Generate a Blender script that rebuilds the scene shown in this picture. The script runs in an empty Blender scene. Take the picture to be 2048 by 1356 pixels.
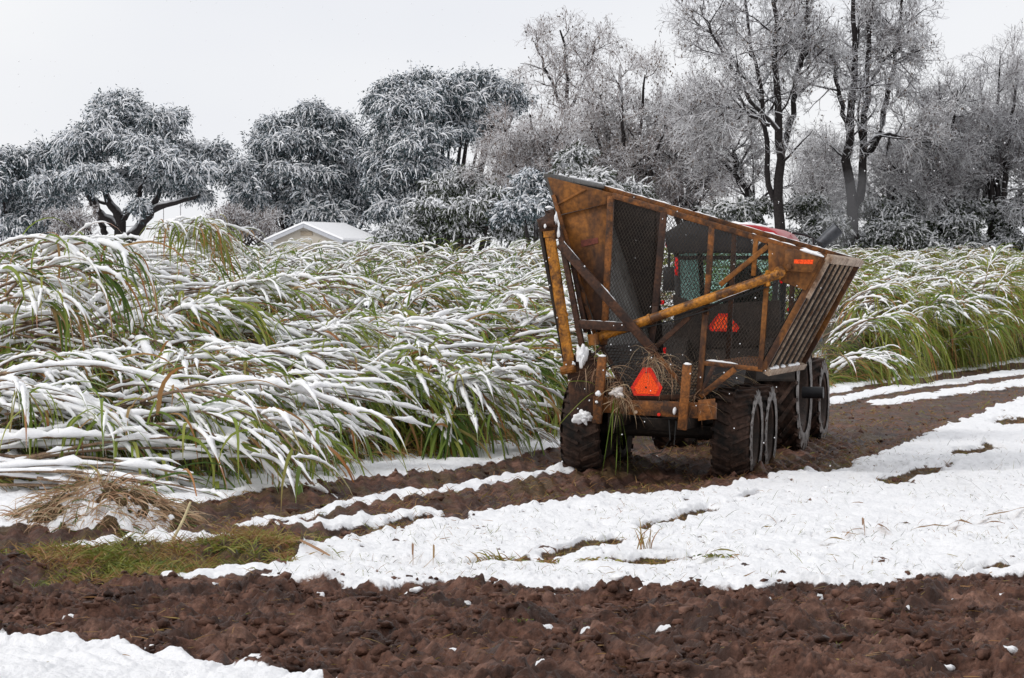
import bpy, bmesh, math, random
import numpy as np
from mathutils import Vector, Matrix, Euler

# ------------------------------------------------------------------ camera
SC = bpy.context.scene
COL = SC.collection
IW, IH, F = 2048.0, 1356.0, 5689.0        # photograph size and focal length in its pixels
HC, YH = 2.65, 545.0                      # camera height in metres, horizon row
TH = math.atan((IH/2 - YH)/F)             # pitch down
cam_d = bpy.data.cameras.new('camera'); cam = bpy.data.objects.new('camera', cam_d); COL.objects.link(cam)
cam.location = (0, 0, HC); cam.rotation_euler = (math.pi/2 - TH, 0, 0)
cam_d.sensor_width = 36.0; cam_d.lens = 36.0*F/IW
cam_d.clip_start = 0.5; cam_d.clip_end = 6000
SC.camera = cam

# ------------------------------------------------------------------ sky, sun, exposure
SUN_EL, SUN_AZ = math.radians(38), math.radians(244)
world = bpy.data.worlds.new('World'); SC.world = world; world.use_nodes = True
wn, wl = world.node_tree.nodes, world.node_tree.links
wn.clear()
w_out = wn.new('ShaderNodeOutputWorld'); w_bg = wn.new('ShaderNodeBackground')
sky = wn.new('ShaderNodeTexSky'); sky.sky_type = 'NISHITA'; sky.sun_disc = False
sky.sun_elevation = SUN_EL; sky.sun_rotation = SUN_AZ
w_tc = wn.new('ShaderNodeTexCoord'); w_map = wn.new('ShaderNodeMapping'); w_map.inputs['Scale'].default_value = (1.0, 1.0, 2.2)
w_noi = wn.new('ShaderNodeTexNoise'); w_noi.inputs['Scale'].default_value = 2.6; w_noi.inputs['Detail'].default_value = 4
w_rmp = wn.new('ShaderNodeValToRGB')
w_rmp.color_ramp.elements[0].position = 0.3; w_rmp.color_ramp.elements[0].color = (7.7, 7.85, 8.35, 1)
w_rmp.color_ramp.elements[1].position = 0.7; w_rmp.color_ramp.elements[1].color = (9.2, 9.2, 9.2, 1)
w_mix = wn.new('ShaderNodeMix'); w_mix.data_type = 'RGBA'; w_mix.inputs[0].default_value = 0.96
wl.new(w_tc.outputs['Generated'], w_map.inputs[0]); wl.new(w_map.outputs[0], w_noi.inputs['Vector'])
wl.new(w_noi.outputs[0], w_rmp.inputs[0])
wl.new(sky.outputs[0], w_mix.inputs[6]); wl.new(w_rmp.outputs[0], w_mix.inputs[7])
wl.new(w_mix.outputs[2], w_bg.inputs['Color']); w_bg.inputs['Strength'].default_value = 0.1
wl.new(w_bg.outputs[0], w_out.inputs[0])
sun_d = bpy.data.lights.new('sun', 'SUN'); sun_d.energy = 1.35; sun_d.angle = math.radians(14); sun_d.color = (1.0, 0.97, 0.93)
sun = bpy.data.objects.new('sun', sun_d); COL.objects.link(sun)
sun.rotation_euler = (math.pi/2 - SUN_EL, 0, math.pi - SUN_AZ)
SC.view_settings.view_transform = 'Standard'; SC.view_settings.look = 'None'
SC.view_settings.exposure = 0.12; SC.view_settings.gamma = 1.0
SC.cycles.max_bounces = 6; SC.cycles.transparent_max_bounces = 12; SC.cycles.diffuse_bounces = 3
SC.cycles.use_denoising = True

# ------------------------------------------------------------------ photograph -> place
CT, ST = math.cos(TH), math.sin(TH)
def ray(px, py):
    a = (px - IW/2)/F; b = (IH/2 - py)/F
    return np.array([a, CT + b*ST, -ST + b*CT])
def at(px, py, Y):
    "point seen at a pixel at distance Y"
    d = ray(px, py); return np.array([0, 0, HC]) + d*(Y/d[1])
def gr(px, py, z=0.0):
    "ground point seen at a pixel"
    d = ray(px, py); return np.array([0, 0, HC]) + d*((z - HC)/d[2])

# ------------------------------------------------------------------ noise
_r = np.random.RandomState(7)
_ga = _r.rand(256, 256)*2*np.pi; GX, GY = np.cos(_ga), np.sin(_ga)
def gn(x, y, s=0):
    xi = np.floor(x).astype(np.int64); yi = np.floor(y).astype(np.int64); xf = x - xi; yf = y - yi
    u = xf**3*(xf*(xf*6 - 15) + 10); v = yf**3*(yf*(yf*6 - 15) + 10)
    def g(i, j):
        a = (xi + i + s*57) & 255; b = (yi + j + s*131) & 255
        return GX[a, b]*(xf - i) + GY[a, b]*(yf - j)
    return 1.5*((g(0, 0)*(1-u) + g(1, 0)*u)*(1-v) + (g(0, 1)*(1-u) + g(1, 1)*u)*v)
def fbm(x, y, s=0, o=4, p=0.5):
    t = 0; a = 1.0
    for i in range(o):
        t = t + a*gn(x*2**i, y*2**i, s + i*7); a *= p
    return t
def cells(x, y, s=0):
    "rounded lumps, one to a jittered cell, with creases between them"
    xi = np.floor(x).astype(np.int64); yi = np.floor(y).astype(np.int64); best = np.zeros(np.shape(x))
    for i in (-1, 0, 1):
        for j in (-1, 0, 1):
            a = (xi + i + s*31) & 255; b = (yi + j + s*17) & 255
            px = xi + i + 0.5 + 0.42*GX[a, b]; py = yi + j + 0.5 + 0.42*GY[a, b]; rad = 0.45 + 0.40*np.abs(GX[b, a]); ht = 0.35 + 0.65*np.abs(GY[b, a])
            d2 = ((x - px)**2 + (y - py)**2)/rad**2; best = np.maximum(best, ht*np.sqrt(np.clip(1 - d2, 0, 1)))
    return best
def sst(a, b, x):
    t = np.clip((x - a)/(b - a), 0, 1); return t*t*(3 - 2*t)

# ------------------------------------------------------------------ materials
def nmat(name):
    m = bpy.data.materials.new(name); m.use_nodes = True
    nt = m.node_tree; b = nt.nodes['Principled BSDF']
    return m, nt.nodes, nt.links, b
def noise(n, l, scale, detail=4, coord='Object', rough=0.55, mapscale=None):
    tc = n.new('ShaderNodeTexCoord'); t = n.new('ShaderNodeTexNoise')
    t.inputs['Scale'].default_value = scale; t.inputs['Detail'].default_value = detail; t.inputs['Roughness'].default_value = rough
    if mapscale:
        mp = n.new('ShaderNodeMapping'); mp.inputs['Scale'].default_value = mapscale
        l.new(tc.outputs[coord], mp.inputs[0]); l.new(mp.outputs[0], t.inputs['Vector'])
    else: l.new(tc.outputs[coord], t.inputs['Vector'])
    return t
def ramp(n, l, src, stops):
    r = n.new('ShaderNodeValToRGB'); e = r.color_ramp.elements
    while len(e) < len(stops): e.new(0.5)
    for k, (p, c) in enumerate(stops):
        e[k].position = p; e[k].color = (c[0], c[1], c[2], 1) if hasattr(c, '__len__') else (c, c, c, 1)
    l.new(src, r.inputs[0]); return r
def mixc(n, l, f, a, b):
    m = n.new('ShaderNodeMix'); m.data_type = 'RGBA'
    for src, i in ((f, 0), (a, 6), (b, 7)):
        if hasattr(src, 'links') or hasattr(src, 'is_linked'): l.new(src, m.inputs[i])
        elif i == 0: m.inputs[0].default_value = src
        else: m.inputs[i].default_value = (*src, 1)
    return m.outputs[2]
def bump(n, l, b, src, strength, dist):
    bp = n.new('ShaderNodeBump'); bp.inputs['Strength'].default_value = strength; bp.inputs['Distance'].default_value = dist
    l.new(src, bp.inputs['Height']); l.new(bp.outputs[0], b.inputs['Normal'])
def attr(n, name):
    a = n.new('ShaderNodeAttribute'); a.attribute_name = name; return a

def mat_worn(name, base, dark, scale=3.0, lo=0.42, hi=0.62, rough=0.6, metal=0.0, spec=0.3, streak=False):
    m, n, l, b = nmat(name)
    t1 = noise(n, l, scale, 6, rough=0.65, mapscale=(1, 1, 0.35) if streak else None)
    r1 = ramp(n, l, t1.outputs[0], [(lo, dark), (hi, base)])
    t2 = noise(n, l, scale*7, 3); r2 = ramp(n, l, t2.outputs[0], [(0.3, 0.50), (0.7, 1.28)])
    mm = n.new('ShaderNodeMix'); mm.data_type = 'RGBA'; mm.blend_type = 'MULTIPLY'; mm.inputs[0].default_value = 1
    l.new(r1.outputs[0], mm.inputs[6]); l.new(r2.outputs[0], mm.inputs[7]); l.new(mm.outputs[2], b.inputs['Base Color'])
    b.inputs['Roughness'].default_value = rough; b.inputs['Metallic'].default_value = metal
    b.inputs['Specular IOR Level'].default_value = spec
    bump(n, l, b, t2.outputs[0], 0.35, 0.006)
    return m
def mat_plain(name, c, rough=0.6, metal=0.0, spec=0.4, var=0.2, scale=12):
    m, n, l, b = nmat(name); t = noise(n, l, scale, 4)
    r = ramp(n, l, t.outputs[0], [(0.3, [v*(1-var) for v in c]), (0.7, [min(1, v*(1+var)) for v in c])])
    l.new(r.outputs[0], b.inputs['Base Color']); b.inputs['Roughness'].default_value = rough
    b.inputs['Metallic'].default_value = metal; b.inputs['Specular IOR Level'].default_value = spec
    return m
M = {}
# wet mud and snow on the ground: the 'snow' and 'litter' masks are where those materials really lie
def mat_ground():
    m, n, l, b = nmat('mud_and_snow')
    t = noise(n, l, 1.7, 7, rough=0.65); t2 = noise(n, l, 26, 5, rough=0.7)
    mud = ramp(n, l, t.outputs[0], [(0.36, (0.037, 0.0165, 0.0105)), (0.5, (0.096, 0.0455, 0.031)), (0.64, (0.178, 0.099, 0.073))])
    vg = ramp(n, l, t2.outputs[0], [(0.35, (0.045, 0.028, 0.014)), (0.65, (0.13, 0.085, 0.04))])
    t3 = noise(n, l, 9, 6, rough=0.75); fl = ramp(n, l, t3.outputs[0], [(0.36, 0.5), (0.5, 1.0), (0.66, 1.7)])
    mm = n.new('ShaderNodeMix'); mm.data_type = 'RGBA'; mm.blend_type = 'MULTIPLY'; mm.inputs[0].default_value = 1; l.new(mud.outputs[0], mm.inputs[6]); l.new(fl.outputs[0], mm.inputs[7])
    wt = attr(n, 'wet'); wc = mixc(n, l, wt.outputs['Fac'], mm.outputs[2], (0.034, 0.0165, 0.0115))
    c = mixc(n, l, attr(n, 'litter').outputs['Fac'], wc, vg.outputs[0])
    sn = ramp(n, l, t2.outputs[0], [(0.3, (0.83, 0.835, 0.86)), (0.7, (0.92, 0.92, 0.93))])
    s = attr(n, 'snow')
    ad = n.new('ShaderNodeMath'); ad.operation = 'MULTIPLY_ADD'; l.new(t2.outputs[0], ad.inputs[0]); ad.inputs[1].default_value = 0.5
    l.new(s.outputs['Fac'], ad.inputs[2])
    sm = ramp(n, l, ad.outputs[0], [(0.62, 0.0), (0.80, 1.0)])
    col = mixc(n, l, sm.outputs[0], c, sn.outputs[0]); l.new(col, b.inputs['Base Color'])
    wet = ramp(n, l, t.outputs[0], [(0.35, 0.42), (0.6, 0.75)])
    wr = mixc(n, l, wt.outputs['Fac'], wet.outputs[0], (0.55, 0.55, 0.55)); rr = mixc(n, l, sm.outputs[0], wr, (0.65, 0.65, 0.65)); l.new(rr, b.inputs['Roughness'])
    sp_l = mixc(n, l, wt.outputs['Fac'], (0.16, 0.16, 0.16), (0.2, 0.2, 0.2)); l.new(sp_l, b.inputs['Specular IOR Level'])
    bump(n, l, b, t2.outputs[0], 0.8, 0.03)
    return m
M['ground'] = mat_ground()
def mat_snow():
    m, n, l, b = nmat('snow'); t = noise(n, l, 30, 4)
    r = ramp(n, l, t.outputs[0], [(0.3, (0.84, 0.845, 0.865)), (0.7, (0.93, 0.93, 0.94))])
    l.new(r.outputs[0], b.inputs['Base Color']); b.inputs['Roughness'].default_value = 0.7; b.inputs['Specular IOR Level'].default_value = 0.2
    bump(n, l, b, t.outputs[0], 0.5, 0.012); return m
M['snow'] = mat_snow()
def mat_leaf(name, stops, trans=0.42):
    "leaf blades: colour runs along the 'tone' each blade carries"
    m, n, l, b = nmat(name)
    r = ramp(n, l, attr(n, 'tone').outputs['Fac'], stops)
    l.new(r.outputs[0], b.inputs['Base Color']); b.inputs['Roughness'].default_value = 0.5; b.inputs['Specular IOR Level'].default_value = 0.3
    tr = n.new('ShaderNodeBsdfTranslucent'); l.new(r.outputs[0], tr.inputs['Color'])
    ms = n.new('ShaderNodeMixShader'); ms.inputs[0].default_value = trans
    l.new(b.outputs[0], ms.inputs[1]); l.new(tr.outputs[0], ms.inputs[2])
    l.new(ms.outputs[0], n['Material Output'].inputs[0]); return m
M['cane_leaf'] = mat_leaf('cane_leaf', [(0.0, (0.035, 0.07, 0.018)), (0.25, (0.10, 0.165, 0.028)), (0.5, (0.22, 0.29, 0.045)), (0.70, (0.33, 0.34, 0.075)), (0.80, (0.38, 0.27, 0.12)), (1.0, (0.42, 0.17, 0.055))])
M['dry_grass'] = mat_leaf('dry_grass', [(0.0, (0.03, 0.028, 0.015)), (0.3, (0.10, 0.145, 0.022)), (0.5, (0.24, 0.25, 0.045)), (0.75, (0.32, 0.19, 0.07)), (1.0, (0.26, 0.115, 0.055))], 0.2)
M['cane_stalk'] = mat_worn('cane_stalk', (0.34, 0.23, 0.14), (0.12, 0.07, 0.045), 9, 0.35, 0.65, 0.55)
def mat_twig(name, bark, lo=0.05, hi=0.5):
    "bark with snow lying on whatever faces up"
    m, n, l, b = nmat(name)
    g = n.new('ShaderNodeNewGeometry'); sp = n.new('ShaderNodeSeparateXYZ'); l.new(g.outputs['Normal'], sp.inputs[0])
    t = noise(n, l, 1.3, 3); ad = n.new('ShaderNodeMath'); ad.operation = 'MULTIPLY_ADD'
    l.new(t.outputs[0], ad.inputs[0]); ad.inputs[1].default_value = 0.9; l.new(sp.outputs[2], ad.inputs[2])
    sb = n.new('ShaderNodeMath'); sb.operation = 'SUBTRACT'; l.new(ad.outputs[0], sb.inputs[0]); sb.inputs[1].default_value = 0.45
    sm = ramp(n, l, sb.outputs[0], [(lo, 0.0), (hi, 1.0)])
    t2 = noise(n, l, 9, 4); bk = ramp(n, l, t2.outputs[0], [(0.3, [v*0.6 for v in bark]), (0.7, [v*1.3 for v in bark])])
    l.new(mixc(n, l, sm.outputs[0], bk.outputs[0], (0.86, 0.865, 0.89)), b.inputs['Base Color'])
    b.inputs['Roughness'].default_value = 0.85; b.inputs['Specular IOR Level'].default_value = 0.15
    return m
M['bark'] = mat_twig('bark', (0.035, 0.03, 0.03), 0.35, 0.75)
M['twig'] = mat_twig('snowy_twig', (0.20, 0.175, 0.178), -0.7, 0.1)
M['twig_brown'] = mat_twig('snowy_brown_twig', (0.25, 0.19, 0.17), -0.5, 0.25)
def mat_foliage(name, dark, light, snow=(0.80, 0.815, 0.85)):
    "small leaves; 'snowy' says which carry snow, 'tone' varies the green"
    m, n, l, b = nmat(name)
    c = mixc(n, l, attr(n, 'tone').outputs['Fac'], dark, light)
    l.new(mixc(n, l, attr(n, 'snowy').outputs['Fac'], c, snow), b.inputs['Base Color'])
    b.inputs['Roughness'].default_value = 0.7; b.inputs['Specular IOR Level'].default_value = 0.2
    return m
M['oak_leaf'] = mat_foliage('oak_leaf', (0.024, 0.040, 0.048), (0.075, 0.105, 0.11), (0.76, 0.80, 0.86))
M['brown_leaf'] = mat_foliage('brown_leaf', (0.055, 0.04, 0.035), (0.16, 0.12, 0.09))
M['cedar_leaf'] = mat_foliage('cedar_leaf', (0.016, 0.024, 0.014), (0.06, 0.075, 0.035))

# ------------------------------------------------------------------ mesh helpers
def tag(o, label=None, cat=None, group=None, kind=None):
    if label: o['label'] = label
    if cat: o['category'] = cat
    if group: o['group'] = group
    if kind: o['kind'] = kind
    return o
def thing(name, label, cat, loc=(0, 0, 0), rot=(0, 0, 0), group=None):
    o = bpy.data.objects.new(name, None); COL.objects.link(o); o.empty_display_size = 0.2
    o.location = loc; o.rotation_euler = rot; return tag(o, label, cat, group)
def link(name, me, mat, parent=None):
    if mat is not None:
        for mm in (mat if isinstance(mat, (list, tuple)) else [mat]): me.materials.append(mm)
    o = bpy.data.objects.new(name, me); COL.objects.link(o)
    if parent is not None: o.parent = parent
    return o
def mesh_q(name, V, Q, mat, parent=None, attrs=None, smooth=True, mesh_only=False):
    "quads (or any one polygon size) straight from arrays"
    V = np.asarray(V, np.float32).reshape(-1, 3); Q = np.asarray(Q, np.int32); k = Q.shape[1]
    me = bpy.data.meshes.new(name); me.vertices.add(len(V)); me.vertices.foreach_set('co', V.ravel())
    me.loops.add(Q.size); me.loops.foreach_set('vertex_index', Q.ravel())
    me.polygons.add(len(Q)); me.polygons.foreach_set('loop_start', np.arange(0, Q.size, k, dtype=np.int32))
    if smooth: me.polygons.foreach_set('use_smooth', np.ones(len(Q), bool))
    me.update(calc_edges=True)
    for an, av in (attrs or {}).items():
        a = me.attributes.new(an, 'FLOAT', 'POINT'); a.data.foreach_set('value', np.asarray(av, np.float32).ravel())
    if mesh_only: return me
    return link(name, me, mat, parent)
def nrm(v): return v/np.maximum(np.linalg.norm(v, axis=-1, keepdims=True), 1e-9)
def tubes(P, R, k=5, lift=0.0, flat=1.0):
    "P (M,n,3) polylines, R (M,n) radii -> verts, quads"
    P = np.asarray(P, float); R = np.asarray(R, float); m, n, _ = P.shape
    T = np.empty_like(P); T[:, 1:-1] = P[:, 2:] - P[:, :-2]; T[:, 0] = P[:, 1] - P[:, 0]; T[:, -1] = P[:, -1] - P[:, -2]
    T = nrm(T); ref = np.zeros_like(T); ref[..., 2] = 1.0
    vert = np.abs(T[..., 2]) > 0.95; ref[vert] = (1, 0, 0)
    S = nrm(np.cross(T, ref)); U = np.cross(S, T)
    a = np.arange(k)*2*np.pi/k + np.pi/2
    V = P[:, :, None, :] + R[:, :, None, None]*(np.cos(a)[None, None, :, None]*S[:, :, None, :] + flat*np.sin(a)[None, None, :, None]*U[:, :, None, :])
    if lift: V[..., 2] += (R*lift)[:, :, None]
    i = np.arange(m)[:, None, None]*n*k; j = np.arange(n-1)[None, :, None]*k; q = np.arange(k)[None, None, :]; q1 = (q+1) % k
    Q = np.stack([i+j+q, i+j+q1, i+j+k+q1, i+j+k+q], -1).reshape(-1, 4)
    return V.reshape(-1, 3), Q
def ribbons(P, Wd, roll=None):
    "P (M,n,3), Wd (M,n) half widths -> flat blades"
    m, n, _ = P.shape
    T = np.empty_like(P); T[:, 1:-1] = P[:, 2:] - P[:, :-2]; T[:, 0] = P[:, 1] - P[:, 0]; T[:, -1] = P[:, -1] - P[:, -2]
    T = nrm(T); ref = np.zeros_like(T); ref[..., 2] = 1.0; ref[..., 0] += 0.05; ref[..., 1] += 0.03
    S = nrm(np.cross(T, ref)); U = np.cross(S, T)
    if roll is not None: S = np.cos(roll)[:, None, None]*S + np.sin(roll)[:, None, None]*U
    V = np.stack([P - Wd[..., None]*S, P + Wd[..., None]*S], 2)
    i = np.arange(m)[:, None]*n*2; j = np.arange(n-1)[None, :]*2
    Q = np.stack([i+j, i+j+1, i+j+3, i+j+2], -1).reshape(-1, 4)
    return V.reshape(-1, 3), Q
def cat(parts):
    V, Q, o = [], [], 0
    for v, q in parts: V.append(v); Q.append(q + o); o += len(v)
    return np.concatenate(V), np.concatenate(Q)

class MB:
    "collects boxes, bars, tubes and plates into ONE mesh"
    def __init__(s): s.v = []; s.f = []
    def add(s, v, f):
        o = len(s.v); s.v += [tuple(map(float, p)) for p in v]; s.f += [tuple(i + o for i in q) for q in f]; return s
    def bar(s, p, q, w, h, up=(0, 1, 0)):
        "rectangular bar p->q; w across, h along 'up'"
        p = np.array(p, float); q = np.array(q, float); t = nrm(q - p); u = np.array(up, float); u = u - t*np.dot(u, t)
        if np.linalg.norm(u) < 1e-3: u = np.array([1., 0, 0]) - t*t[0]
        u = nrm(u); sd = np.cross(t, u)
        vs = [c + sd*w/2*a + u*h/2*b for c in (p, q) for a, b in ((-1, -1), (1, -1), (1, 1), (-1, 1))]
        return s.add(vs, [(3, 2, 1, 0), (4, 5, 6, 7), (0, 1, 5, 4), (1, 2, 6, 5), (2, 3, 7, 6), (3, 0, 4, 7)])
    def box(s, c, d):
        x, y, z = c; a, b, e = d[0]/2, d[1]/2, d[2]/2
        return s.bar((x, y, z-e), (x, y, z+e), d[0], d[1])
    def tube(s, pts, r, k=12, cap=True):
        pts = np.array(pts, float); r = np.array(r if hasattr(r, '__len__') else [r]*len(pts), float)
        V, Q = tubes(pts[None], r[None], k); n = len(pts)
        f = [tuple(q) for q in Q]
        if cap: f += [tuple(range(k))[::-1], tuple((n-1)*k + i for i in range(k))]
        return s.add(V, f)
    def plate(s, pts, off):
        "polygon (list of 3-D points) thickened by vector off"
        a = [np.array(p, float) for p in pts]; off = np.array(off, float); n = len(a)
        vs = a + [p + off for p in a]
        return s.add(vs, [tuple(range(n))[::-1], tuple(range(n, 2*n))] + [(i, (i+1) % n, n+(i+1) % n, n+i) for i in range(n)])
    def build(s, name, mat, parent=None, bevel=0.0, smooth=False, seg=2, angle=35):
        me = bpy.data.meshes.new(name); me.from_pydata(s.v, [], s.f); me.update()
        bm = bmesh.new(); bm.from_mesh(me)
        bmesh.ops.recalc_face_normals(bm, faces=bm.faces)
        if bevel:
            es = [e for e in bm.edges if len(e.link_faces) == 2 and e.calc_face_angle(0) > math.radians(30)]
            bmesh.ops.bevel(bm, geom=es, offset=bevel, segments=seg, affect='EDGES', profile=0.5, clamp_overlap=True)
        if smooth or bevel:
            for fc in bm.faces: fc.smooth = True
            for e in bm.edges:
                if len(e.link_faces) == 2 and e.calc_face_angle(0) > math.radians(angle): e.smooth = False
        bm.to_mesh(me); bm.free()
        return link(name, me, mat, parent)
def lump_mesh(rng, blobs, sub=2, amp=0.3, freq=6.0):
    "snow lumps: list of (centre, radii) -> verts, tris"
    V, T, o = [], [], 0
    bm = bmesh.new(); bmesh.ops.create_icosphere(bm, subdivisions=sub, radius=1.0)
    bv = np.array([v.co[:] for v in bm.verts]); bt = np.array([[v.index for v in f.verts] for f in bm.faces]); bm.free()
    for c, r in blobs:
        off = rng.rand()*50
        d = 1 + amp*(gn(bv[:, 0]*1.3 + off, bv[:, 1]*1.3 + bv[:, 2]*1.1, 3) + 0.6*gn(bv[:, 0]*2.9 + off, bv[:, 2]*2.9 + bv[:, 1]*2, 5))
        V.append(bv*d[:, None]*np.array(r) + np.array(c)); T.append(bt + o); o += len(bv)
    return np.concatenate(V), np.concatenate(T)

# ------------------------------------------------------------------ the ground: one sheet, mud, ruts and snow
def poly(pts):
    w = np.array([gr(*p) for p in pts]); return w[:, 0], w[:, 1]
A_X, A_Y = poly([(-300, 1283), (0, 1281), (60, 1287), (120, 1289), (200, 1297), (260, 1311), (330, 1317), (380, 1321), (430, 1339), (500, 1353), (580, 1367), (640, 1383), (760, 1441), (900, 1611)])
B_X, B_Y = poly([(-400, 1180), (0, 1174), (200, 1176), (420, 1171), (660, 1168), (760, 1180), (900, 1176), (1200, 1174), (1360, 1178), (1500, 1172), (1700, 1166), (1800, 1163), (2048, 1154), (2500, 1143)])
C_X, C_Y = poly([(-400, 1196), (340, 1192), (500, 1180), (575, 1142), (608, 1108), (800, 1064), (1000, 1028), (1250, 994), (1400, 986), (1500, 964), (1640, 944), (1740, 917), (1815, 896), (1850, 876), (1890, 856), (2048, 796), (2300, 735), (2600, 690)])
D_X, D_Y = poly([(-300, 1068), (0, 1062), (150, 1060), (300, 1046), (380, 1012), (500, 992), (700, 965), (900, 944), (1000, 923), (1130, 897), (1400, 844), (1660, 790), (1800, 761), (1900, 748), (2048, 725), (2300, 690), (2600, 655)])
E_X, E_Y = poly([(-300, 1000), (0, 992), (200, 990), (340, 985), (430, 962), (560, 942), (700, 934), (900, 914), (1000, 893), (1130, 868), (1400, 820), (1660, 776), (1800, 755), (1950, 736), (2048, 716), (2300, 672), (2700, 640)])
def yA(x): return np.interp(x, A_X, A_Y)
def yB(x): return np.interp(x, B_X, B_Y)
def yC(x): return np.interp(x, C_X, C_Y)
def yD(x): return np.interp(x, D_X, D_Y)
def yE(x): return np.interp(x, E_X, E_Y)
def sc(Y): return Y*Y/(HC*F)              # metres of depth in one pixel row of the ground
RIDGES = [([(500, 1056), (640, 1031), (700, 1014), (850, 993), (1000, 964), (1130, 941), (1190, 934)], 8, 0.95),
          ([(540, 1062), (680, 1044), (780, 1031), (890, 1016)], 7.5, 0.85),
          ([(150, 1092), (190, 1086), (300, 1083), (430, 1084), (460, 1080)], 15, 0.85),
          ([(1640, 806), (1800, 778), (1900, 766), (2048, 745), (2300, 703)], 4.3, 0.95),
          ([(1740, 812), (1850, 794), (1950, 780), (2048, 766), (2300, 720)], 5, 0.85),
          ([(340, 1164), (450, 1154), (560, 1150), (700, 1146)], 9, 0.9),
          ([(-100, 1010), (0, 1000), (60, 1002), (110, 1020)], 34, 0.9),
          ([(-100, 1040), (0, 1040), (50, 1045)], 20, 0.8)]
GAPS = [([(1100, 1116), (1180, 1094), (1235, 1086)], 8), ([(1290, 1064), (1340, 1048), (1400, 1030), (1420, 1024)], 11),
        ([(1470, 1002), (1520, 988)], 5), ([(1770, 962), (1850, 946), (1900, 932)], 9), ([(1910, 906), (1990, 893)], 6),
        ([(1990, 846), (2070, 838)], 8), ([(1940, 1141), (2060, 1137)], 6), ([(930, 1128), (1050, 1122)], 5), ([(1180, 1126), (1380, 1117)], 6),
        ([(1640, 944), (1700, 930)], 7)]
SPOTS = [(1090, 1253, 24), (1172, 1262, 20), (1236, 1262, 16), (1330, 1263, 30), (1815, 1219, 9), (1908, 1209, 10), (2003, 1206, 14), (1760, 1207, 8),
         (1750, 1196, 7), (1640, 1190, 9), (1262, 1190, 8), (1150, 1350, 16), (1080, 1344, 14), (640, 1196, 12), (580, 1232, 12), (1540, 1208, 6)]
SINK = (1.9, 38.0)
_WO = gr(1322, 944)
def land(x, y):
    "broad lie of the land"
    return 1.5*sst(90, 180, y) + 0.03*gn(x*0.3, y*0.3, 40)
def ground_fields(x, y):
    wob = 0.40*fbm(x*1.1, y*1.1, 1, 3) + 0.20*fbm(x*4.3, y*3.2, 2, 3)
    fw = np.clip(sc(y)/0.06, 0.35, 2.2)
    dB = y - yB(x); dA = yA(x) - y; dC = yC(x) - y; dD = y - yD(x)
    fore = sst(-0.10, 0.10, dA + 0.5*wob*0.9 + 0.05)
    verge = np.minimum(dB + wob*0.35, dC + wob*0.55*fw)
    far = dD + wob*0.5*fw
    s = np.maximum(fore, np.maximum(sst(-0.13, 0.15, verge), sst(-0.14, 0.17, far)))
    inroad = np.zeros_like(x)
    for pts, hw, str_ in RIDGES:
        X, Y = poly(pts); yy = np.interp(x, X, Y); w = hw*sc(yy)
        end = sst(-0.25, 0.25, x - X[0] + wob*0.5)*sst(-0.25, 0.25, X[-1] - x + wob*0.5)
        v = (1 - np.abs(y - yy)/w)*end*str_ + 1.1*wob*0.8*np.minimum(1, end*2) - 0.25*(1-end) - (end < 0.01)*2
        inroad = np.maximum(inroad, sst(-0.05, 0.5, v))
    s = np.maximum(s, inroad)
    gap = np.zeros_like(x)
    for pts, hw in GAPS:
        X, Y = poly(pts); yy = np.interp(x, X, Y); w = hw*sc(yy)
        end = sst(-0.2, 0.2, x - X[0])*sst(-0.2, 0.2, X[-1] - x)
        gap = np.maximum(gap, sst(0.0, 0.35, (1.0 - np.abs(y - yy)/w)*end + 1.3*wob*end))
    s = s*(1 - gap)
    for px, py, r in SPOTS:
        c = gr(px, py); rx = r/F*c[1]; ry = min(6*sc(c[1]), rx*0.8)
        s = np.maximum(s, sst(0.2, 0.6, 1 - np.sqrt(((x-c[0])/rx)**2 + ((y-c[1])/ry)**2) + wob*0.7))
    # thin melted pits in the open snow
    pit = fbm(x*5.2, y*3.8, 9, 3)
    s = s*(1 - 0.75*sst(0.62, 0.82, pit)*(y < 60)*(verge > 0))
    return s, gap, verge, far, fore
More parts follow.
